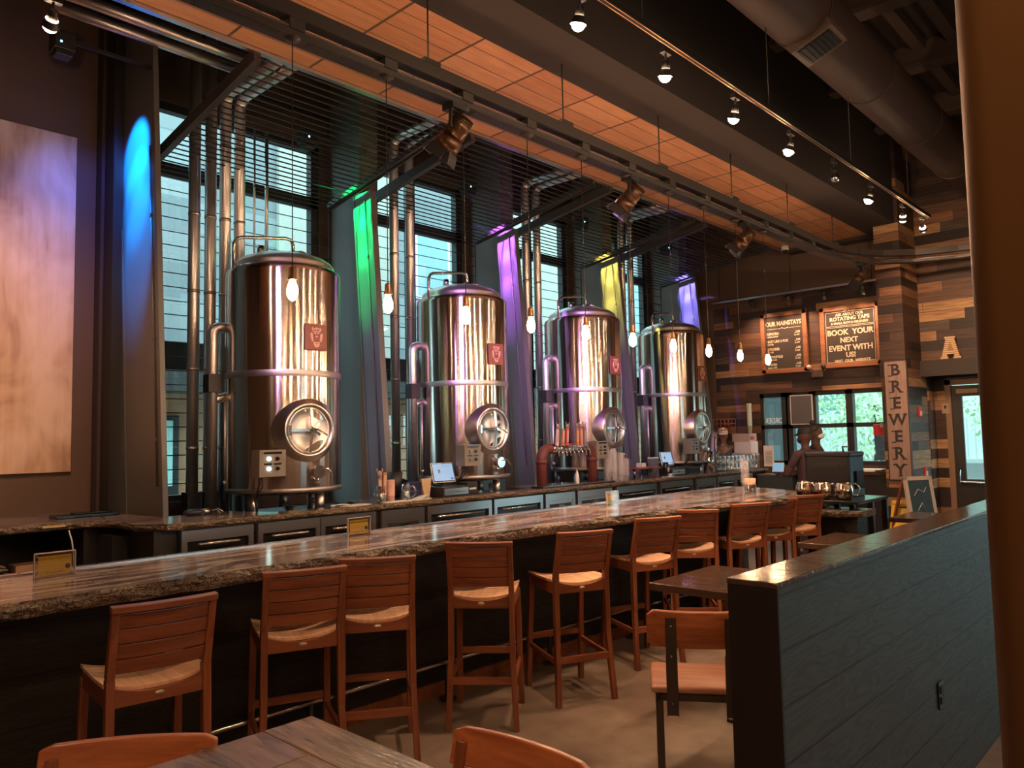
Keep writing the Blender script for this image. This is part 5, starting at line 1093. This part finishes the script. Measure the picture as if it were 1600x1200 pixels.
# left end of the back bar
t = thing('black_tray', 'flat black device on the granite at the foot of the first column', 'device', (-7.30, 2.35, Z)); MB().span((-.10, -.25, 0), (.10, .25, .025)).build('base', M['blackg'], t, bevel=.006); MB().span((-.06, -.1, .025), (.06, .2, .04)).build('lid', M['blackg'], t, bevel=.006)
MB().tube([(.1, .0, .01), (.25, .05, .006), (.40, .02, .006), (.467, .0, .002)], .004, 6).build('cord', M['black'], t)
t = thing('hanging_cable', 'pale cable hanging below the edge of the left counter', 'cable', (-6.82, 2.08, .55)); MB().tube([(0, 0, .44), (.01, .02, .36), (.03, .03, .25), (.02, .04, .12), (.03, .05, 0)], .006, 6).build('cable_run', M['white'], t)
t = thing('bar_gun', 'blue-grey drinks gun with steel nozzle on the counter before the pipes', 'drinks gun', (-6.45, 2.98, Z)); MB().sphere((0, -.06, .03), (.05, .09, .03), 16).build('grip', flat('blue black grip', (.015, .02, .05), .35), t); MB().tube([(0, .0, .03), (0, .09, .03)], .025, 12).tube([(0, .08, .03), (.03, .14, .05), (.06, .17, .02)], .006, 6).tube([(0, .08, .03), (.06, .12, .04), (.09, .13, .01)], .006, 6).build('nozzle', M['steel'], t)
cloth = flat('olive grey cloth', (.16, .14, .10), .85)
t = thing('folded_cloths', 'pile of olive grey cloths on the shelf under the left counter', 'cloths', (-7.05, 1.50, .59)); b = MB()
for k in range(6):
    vs = []; fs = []; n = 12
    for i in range(n+1):
        for j in range(n+1): u_, v_ = i/n-.5, j/n-.5; vs.append((u_*.28+.02*math.sin(k*2), v_*.42+.03*math.sin(k), .03*k+.012+.02*noise.noise(Vector((u_*4, v_*4, k*3.1)))*1.5-.10*max(0, abs(v_)-.38)))
    fs = [(i*(n+1)+j, (i+1)*(n+1)+j, (i+1)*(n+1)+j+1, i*(n+1)+j+1) for i in range(n) for j in range(n)]; b.add(vs, fs, True)
b.build('cloth_layers', cloth, t, solid=.014)
t = thing('cardboard_tray', 'open cardboard tray beside the cloths on the shelf', 'box', (-7.10, 1.86, .59)); MB().span((-.1, -.1, 0), (.12, .10, .14)).build('carton', flat('brown cardboard', (.34, .20, .11), .8), t)
t = thing('wire_rack', 'wire shelf rack in front of the cloths', 'rack', (-6.93, 1.6, .56)); b = MB(); [b.tube([(0, -.5, z), (0, .45, z)], .005, 6) for z in (.0, .05)]; [b.tube([(0, -.5+.1*k, 0), (0, -.45+.1*k, .05), (0, -.4+.1*k, 0)], .004, 5) for k in range(9)]; b.build('wire_frame', M['steel'], t)

# ------------------------------------------------------------------ people
def skinned(name, chains, mat, parent, levels=2):
    """chains: list of [(x,y,z,rx,ry)...]; a chain may start on an index key shared with another"""
    vs, es, rad, keys, roots = [], [], [], {}, []
    for ch in chains:
        prev = None
        for it in ch:
            if isinstance(it, str): prev = keys[it]; continue
            key = it[5] if len(it) > 5 else None
            vs.append(it[:3]); rad.append(it[3:5]); i = len(vs)-1
            if prev is None: roots.append(i)
            else: es.append((prev, i))
            if key: keys[key] = i
            prev = i
    me = bpy.data.meshes.new(name); me.from_pydata(vs, es, []); me.materials.append(mat)
    o = bpy.data.objects.new(name, me); COL.objects.link(o); o.parent = parent
    md = o.modifiers.new('skin', 'SKIN'); md.use_smooth_shade = True; md.branch_smoothing = .6
    if not me.skin_vertices: 
        bpy.context.view_layer.objects.active = o; me.skin_vertices.new() if hasattr(me.skin_vertices, 'new') else None
    sv = me.skin_vertices[0].data
    for i, r in enumerate(rad): sv[i].radius = r; sv[i].use_root = i in roots
    s = o.modifiers.new('sub', 'SUBSURF'); s.levels = levels; s.render_levels = levels
    return o
def hand_chains(w, d, side, curl):
    """palm and five separate fingers; w wrist, d pointing direction"""
    w, d = Vector(w), Vector(d).normalized(); a = d.cross(Vector((0, 0, 1))); a = a.normalized() if a.length > .1 else Vector((1, 0, 0)); n = a.cross(d).normalized()
    out = []; palm = w+d*.05
    out.append([tuple(w)+(.026, .020), tuple(palm)+(.036, .016), tuple(w+d*.09)+(.036, .013)])
    for k, (off, L) in enumerate(((-.030, .060), (-.010, .072), (.010, .068), (.030, .052))):
        p0 = w+d*.075+a*off; c = curl if k else curl*.15
        p1 = p0+(d*math.cos(c*.5)-n*math.sin(c*.5))*L*.5; p2 = p1+(d*math.cos(c)-n*math.sin(c))*L*.32; p3 = p2+(d*math.cos(c*1.6)-n*math.sin(c*1.6))*L*.26
        out.append([tuple(p)+(r, r) for p, r in ((p0, .0095), (p1, .009), (p2, .0085), (p3, .0075))])
    t0 = w+d*.03-a*side*.028; t1 = t0-a*side*.022+d*.022; t2 = t1+d*.028-a*side*.006
    out.append([tuple(p)+(r, r) for p, r in ((t0, .012), (t1, .0105), (t2, .009))])
    return out
def person(label, loc, rz, skin, shirt, elbows, wrists, hdir, extra):
    t = thing('person', label, 'person', loc, rz)
    ch = [[(0, 0, .95, .13, .10, 'pelvis'), (0, 0, 1.12, .125, .09), (0, .01, 1.30, .15, .10, 'chest'), (0, 0, 1.43, .08, .07), (0, .0, 1.49, .046, .048), (0, .014, 1.545, .062, .074), (0, .010, 1.60, .084, .102), (0, .0, 1.665, .090, .108), (0, -.004, 1.72, .066, .080)]]
    for s, e, w in ((-1, elbows[0], wrists[0]), (1, elbows[1], wrists[1])):
        ch.append(['chest', (s*.15, 0, 1.41, .06, .055), (s*.195, 0, 1.38, .055, .052), tuple(e)+(.042, .040), tuple((Vector(e)+(Vector(w)-Vector(e))*.5))+(.036, .034), tuple(w)+(.026, .022)])
        ch.append(['pelvis', (s*.09, 0, .86, .085, .085), (s*.10, .02, .50, .055, .058), (s*.10, -.01, .12, .036, .040), (s*.10, .02, .05, .040, .035), (s*.105, .13, .035, .040, .025)])
    for s, w, d in ((-1, wrists[0], hdir[0]), (1, wrists[1], hdir[1])): ch += hand_chains(w, d, s, 1.0)
    ch.append([(0, .095, 1.605, .012, .012), (0, .112, 1.59, .013, .011)])
    for s in (-1, 1): ch.append([(s*.072, -.005, 1.60, .010, .016), (s*.084, -.015, 1.61, .007, .022)])
    skinned('body', ch, skin, t)
    for s in (-1, 1): e_ = MB().sphere((s*.030, .086, 1.632), (.013, .010, .009), 12).build('eye', M['white'], t); MB().sphere((s*.030, .095, 1.632), .005, 8).build('iris', M['black'], e_)
    MB().sphere((0, .094, 1.558), (.022, .008, .006), 12).build('mouth', flat('lips', (.30, .10, .08), .5), t)
    sh = [[(0, 0, .90, .145, .115, 'p'), (0, 0, 1.12, .142, .108), (0, .01, 1.30, .165, .115, 'c'), (0, 0, 1.42, .105, .09), (0, 0, 1.475, .066, .068)]]
    for s, e in ((-1, elbows[0]), (1, elbows[1])): e = Vector(e); s0 = Vector((s*.195, 0, 1.38)); sh.append(['c', (s*.15, 0, 1.405, .072, .066), tuple(s0)+(.066, .062), tuple(s0+(e-s0)*.75)+(.056, .054)])
    skinned('shirt', sh, shirt, t)
    skinned('trousers', [[(0, 0, .97, .14, .112, 'p'), (0, 0, .88, .14, .11, 'q')]]+[['q', (s*.095, 0, .80, .095, .095), (s*.10, .02, .50, .068, .07), (s*.10, -.01, .10, .055, .06)] for s in (-1, 1)], flat('dark trousers', (.02, .02, .025), .7), t)
    for s in (-1, 1): MB().sphere((s*.105, .05, .045), (.052, .135, .045), 16).build('shoe', M['black'], t)
    for kind, mt in extra:
        if kind == 'cap':
            MB().lathe([(.099, 0), (.100, .03), (.090, .075), (.05, .100), (0, .108)], (0, .0, 1.655), 24, Matrix.Diagonal((.86, 1.06, 1, 1))).build('cap', mt, t)
            b = MB(); n = 12; vs = [(math.sin(a)*.078, .085+math.cos(a)*.085, 1.662-.012*abs(math.sin(a))-.02*math.cos(a)) for a in [-1.5+3.0*k/n for k in range(n+1)]]+[(math.sin(a)*.078, .07, 1.668) for a in [-1.5+3.0*k/n for k in range(n+1)]]
            b.add(vs, [(k, k+1, n+2+k, n+1+k) for k in range(n)], True); b.build('cap_brim', mt, t, solid=.006)
        if kind == 'mask':
            MB().sphere((0, .050, 1.575), (.072, .068, .054), 18).build('face_mask', mt, t)
            MB().tube([(-.05, .07, 1.59), (-.076, .0, 1.61)], .003, 5).tube([(.05, .07, 1.59), (.076, .0, 1.61)], .003, 5).build('mask_strap', mt, t)
        if kind == 'hair': MB().sphere((0, -.022, 1.672), (.086, .094, .078), 18).build('hair', mt, t)
        if kind == 'bun': MB().sphere((0, -.02, 1.672), (.086, .094, .080), 18).sphere((0, -.03, 1.765), (.045, .045, .040), 16).build('hair', mt, t)
    return t
hairm = flat('dark hair', (.018, .012, .010), .6)
person('man in pale cap and grey shirt behind the pint glasses, hand at his chin', (-6.72, 12.66, .0), math.radians(-150), M['skin'], flat('grey shirt', (.12, .11, .15), .8),
       ((-.27, .03, 1.14), (.24, .10, 1.13)), ((-.22, .18, .98), (.06, .20, 1.36)), ((0, .6, -.6), (-.25, -.1, 1)), [('cap', flat('pale pink cap', (.70, .55, .55), .7)), ('hair', hairm)])
person('person in dark cap and black face mask facing left behind the black carrier', (-4.28, 10.35, -.03), math.radians(75), M['skin2'], flat('plum shirt', (.07, .035, .045), .8),
       ((-.25, .12, 1.12), (.25, .08, 1.12)), ((-.14, .30, 1.12), (.16, .28, 1.10)), ((.3, 1, 0), (-.2, 1, 0)), [('cap', hairm), ('mask', flat('black mask', (.02, .02, .022), .7))])
person('person with dark hair bun and white face mask facing right, behind the black carrier', (-4.42, 11.05, .02), math.radians(-55), M['skin2'], flat('plum shirt', (.07, .035, .045), .8),
       ((-.25, .05, 1.12), (.25, .05, 1.12)), ((-.2, .25, 1.0), (.2, .25, 1.0)), ((.1, 1, -.2), (-.1, 1, -.2)), [('bun', hairm), ('mask', flat('white mask', (.75, .74, .76), .7))])

# ------------------------------------------------------------------ outside
struct(MB().span((-40, -30, -.25), (-8.3, 60, -.15)).span((-8.3, 13.7, -.25), (30, 60, -.15)).span((4.1, -30, -.25), (30, 13.7, -.15)).build('ground', flat('pale pavement', (.38, .37, .35), .9)))
def m_facade():
    s = NT('pale ribbed facade'); tc = s.n('TexCoord'); sp = s.n('SeparateXYZ'); s.t.links.new(tc.outputs['Object'], sp.inputs[0])
    g = s.ma('LESS_THAN', s.ma('FRACT', s.ma('DIVIDE', sp.outputs[2], .62)), .05); g2 = s.ma('LESS_THAN', s.ma('FRACT', s.ma('DIVIDE', sp.outputs[1], 3.1)), .02)
    wn = s.n('TexWhiteNoise', noise_dimensions='2D', iVector=s.n('CombineXYZ', i0=s.ma('FLOOR', s.ma('DIVIDE', sp.outputs[1], 3.1)), i1=s.ma('FLOOR', s.ma('DIVIDE', sp.outputs[2], .62))))
    r = s.ramp(wn.outputs[0], [(0, (.20, .215, .22)), (.5, (.27, .28, .28)), (1, (.33, .345, .34))])  # tones lowered: the alley's shade is put into the facade colour
    mx = s.n('Mix', data_type='RGBA'); s.set(mx.inputs[0], s.ma('MAXIMUM', g, g2)); s.t.links.new(r.outputs[0], mx.inputs[6]); s.set(mx.inputs[7], (.20, .22, .23))
    s.t.links.new(mx.outputs[2], s.b.inputs['Base Color']); return s.P(Roughness=.8)
t = thing('neighbour_building', 'pale panelled building with a brown ground floor seen through the brewery windows', 'building', (0, 0, 0))
MB().span((-14.6, -4, 3.0), (-14.0, 40, 9.0)).build('upper_wall', m_facade(), t)
MB().span((-14.3, -4, 2.6), (-13.6, 40, 3.05)).build('canopy', flat('dark canopy', (.03, .025, .022), .6), t)
MB().span((-14.8, -4, -.15), (-14.4, 40, 2.7)).build('ground_floor_wall', flat('brown render', (.42, .20, .10), .8), t)
pal = flat('cream plaster', (.75, .72, .62), .8)
pal = flat('dim cream plaster', (.45, .42, .36), .8); MB().span((-14.05, 8, 3.0), (-13.9, 11, 9)).span((-14.05, 15.0, 3.0), (-13.9, 18, 9)).span((-14.05, 21.0, 3.0), (-13.9, 23, 9)).build('plaster_bay', pal, t)
for i, y in enumerate((5.2, 7.4, 9.6, 12, 14.4, 17, 19.5, 22)):
    w_ = MB().span((-14.4, y, .2), (-14.34, y+1.0, 2.2)).build('window', M['frame'], t); MB().span((-14.34, y+.12, .9), (-14.32, y+.88, 2.1)).build('pane', flat('bright pane', (.45, .75, .68), .2), w_)
for i, (y, z) in enumerate(((11.6, 5), (13.2, 5), (18.6, 5), (20.2, 5), (24, 5), (26, 5))):
    w_ = MB().span((-14.0, y, z), (-13.95, y+1.1, z+1.6)).build('window', M['white'], t); MB().span((-13.96, y+.08, z+.08), (-13.94, y+1.02, z+1.52)).build('pane', flat('grey pane', (.22, .36, .40), .15), w_)
def tree(x, y, z, r, label, n=2600):
    t = thing('tree', label, 'tree', (x, y, -.15), 0, 'leafy trees outside the far windows'); MB().tube([(0, 0, 0), (.05, 0, z*.6), (0, .05, z)], [.14, .10, .05], 10).build('trunk', flat('bark', (.12, .08, .05), .9), t)
    b = MB(); rr = random.Random(int(x*10))
    for i in range(n):
        v = Vector((rr.gauss(0, 1), rr.gauss(0, 1), rr.gauss(0, 1))).normalized()*r*(rr.random()**.4); v.z *= .9; c = Vector((0, 0, z))+v+Vector((noise.noise(v*1.5), noise.noise(v*1.7+Vector((5, 5, 5))), 0))*.3
        a = Vector((rr.gauss(0, 1), rr.gauss(0, 1), rr.gauss(0, 1))).normalized(); u = a.orthogonal().normalized(); s_ = .04+.05*rr.random()
        b.add([c-a*s_, c+u*s_*.5, c+a*s_, c-u*s_*.5], [(0, 1, 2, 3)])
    b.build('foliage', flat('spring leaves', (.62, .84, .48), .6), t)
for i, a in enumerate(((-9.6, 19.0, 2.6, 1.6), (-6.3, 19.4, 2.5, 1.65), (-2.9, 19.3, 2.5, 1.6), (.8, 19.0, 2.9, 1.6))): tree(*a, 'leafy green tree outside, %s of the trees beyond the far wall' % words[i])
t = thing('pale_house', 'white building with balcony railing beyond the far windows', 'building', (-4, 22.5, 0)); MB().span((-8, 0, -.15), (9, .6, 6.5)).build('wall', flat('white render', (.86, .88, .88), .8), t)
b = MB(); [b.span((-8+.18*k, -.5, .9), (-7.97+.18*k, -.47, 1.9)) for k in range(95)]; b.span((-8, -.52, 1.88), (9, -.45, 1.94)).span((-8, -.6, .8), (9, 0, .9)); b.build('balcony_railing', M['white'], t)
for x in (-5, -2.5, 0, 2.5, 5): MB().span((x, -.04, 2.2), (x+1.1, .02, 3.8)).build('window', flat('grey pane'), t)
t = thing('outdoor_kiosk', 'blue grey kiosk wall outside the leftmost far window pane', 'kiosk', (-7.6, 15.6, -.15)); MB().span((-1.2, 0, 0), (.78, .8, 3.2)).build('wall', flat('blue grey boards', (.22, .28, .30), .7), t); MB().span((-1.3, -.1, 3.2), (.88, .9, 3.3)).build('roof', M['frame'], t)
t = thing('outdoor_sign', 'dark grey patio sign on a white stand outside the far window', 'sign', (-4.75, 15.2, 0)); MB().span((-.22, 0, 1.1), (.22, .05, 1.75)).build('panel', flat('slate sign', (.16, .17, .2), .6), t); MB().span((-.03, .01, -.15), (.03, .04, 1.1)).build('post', M['white'], t)
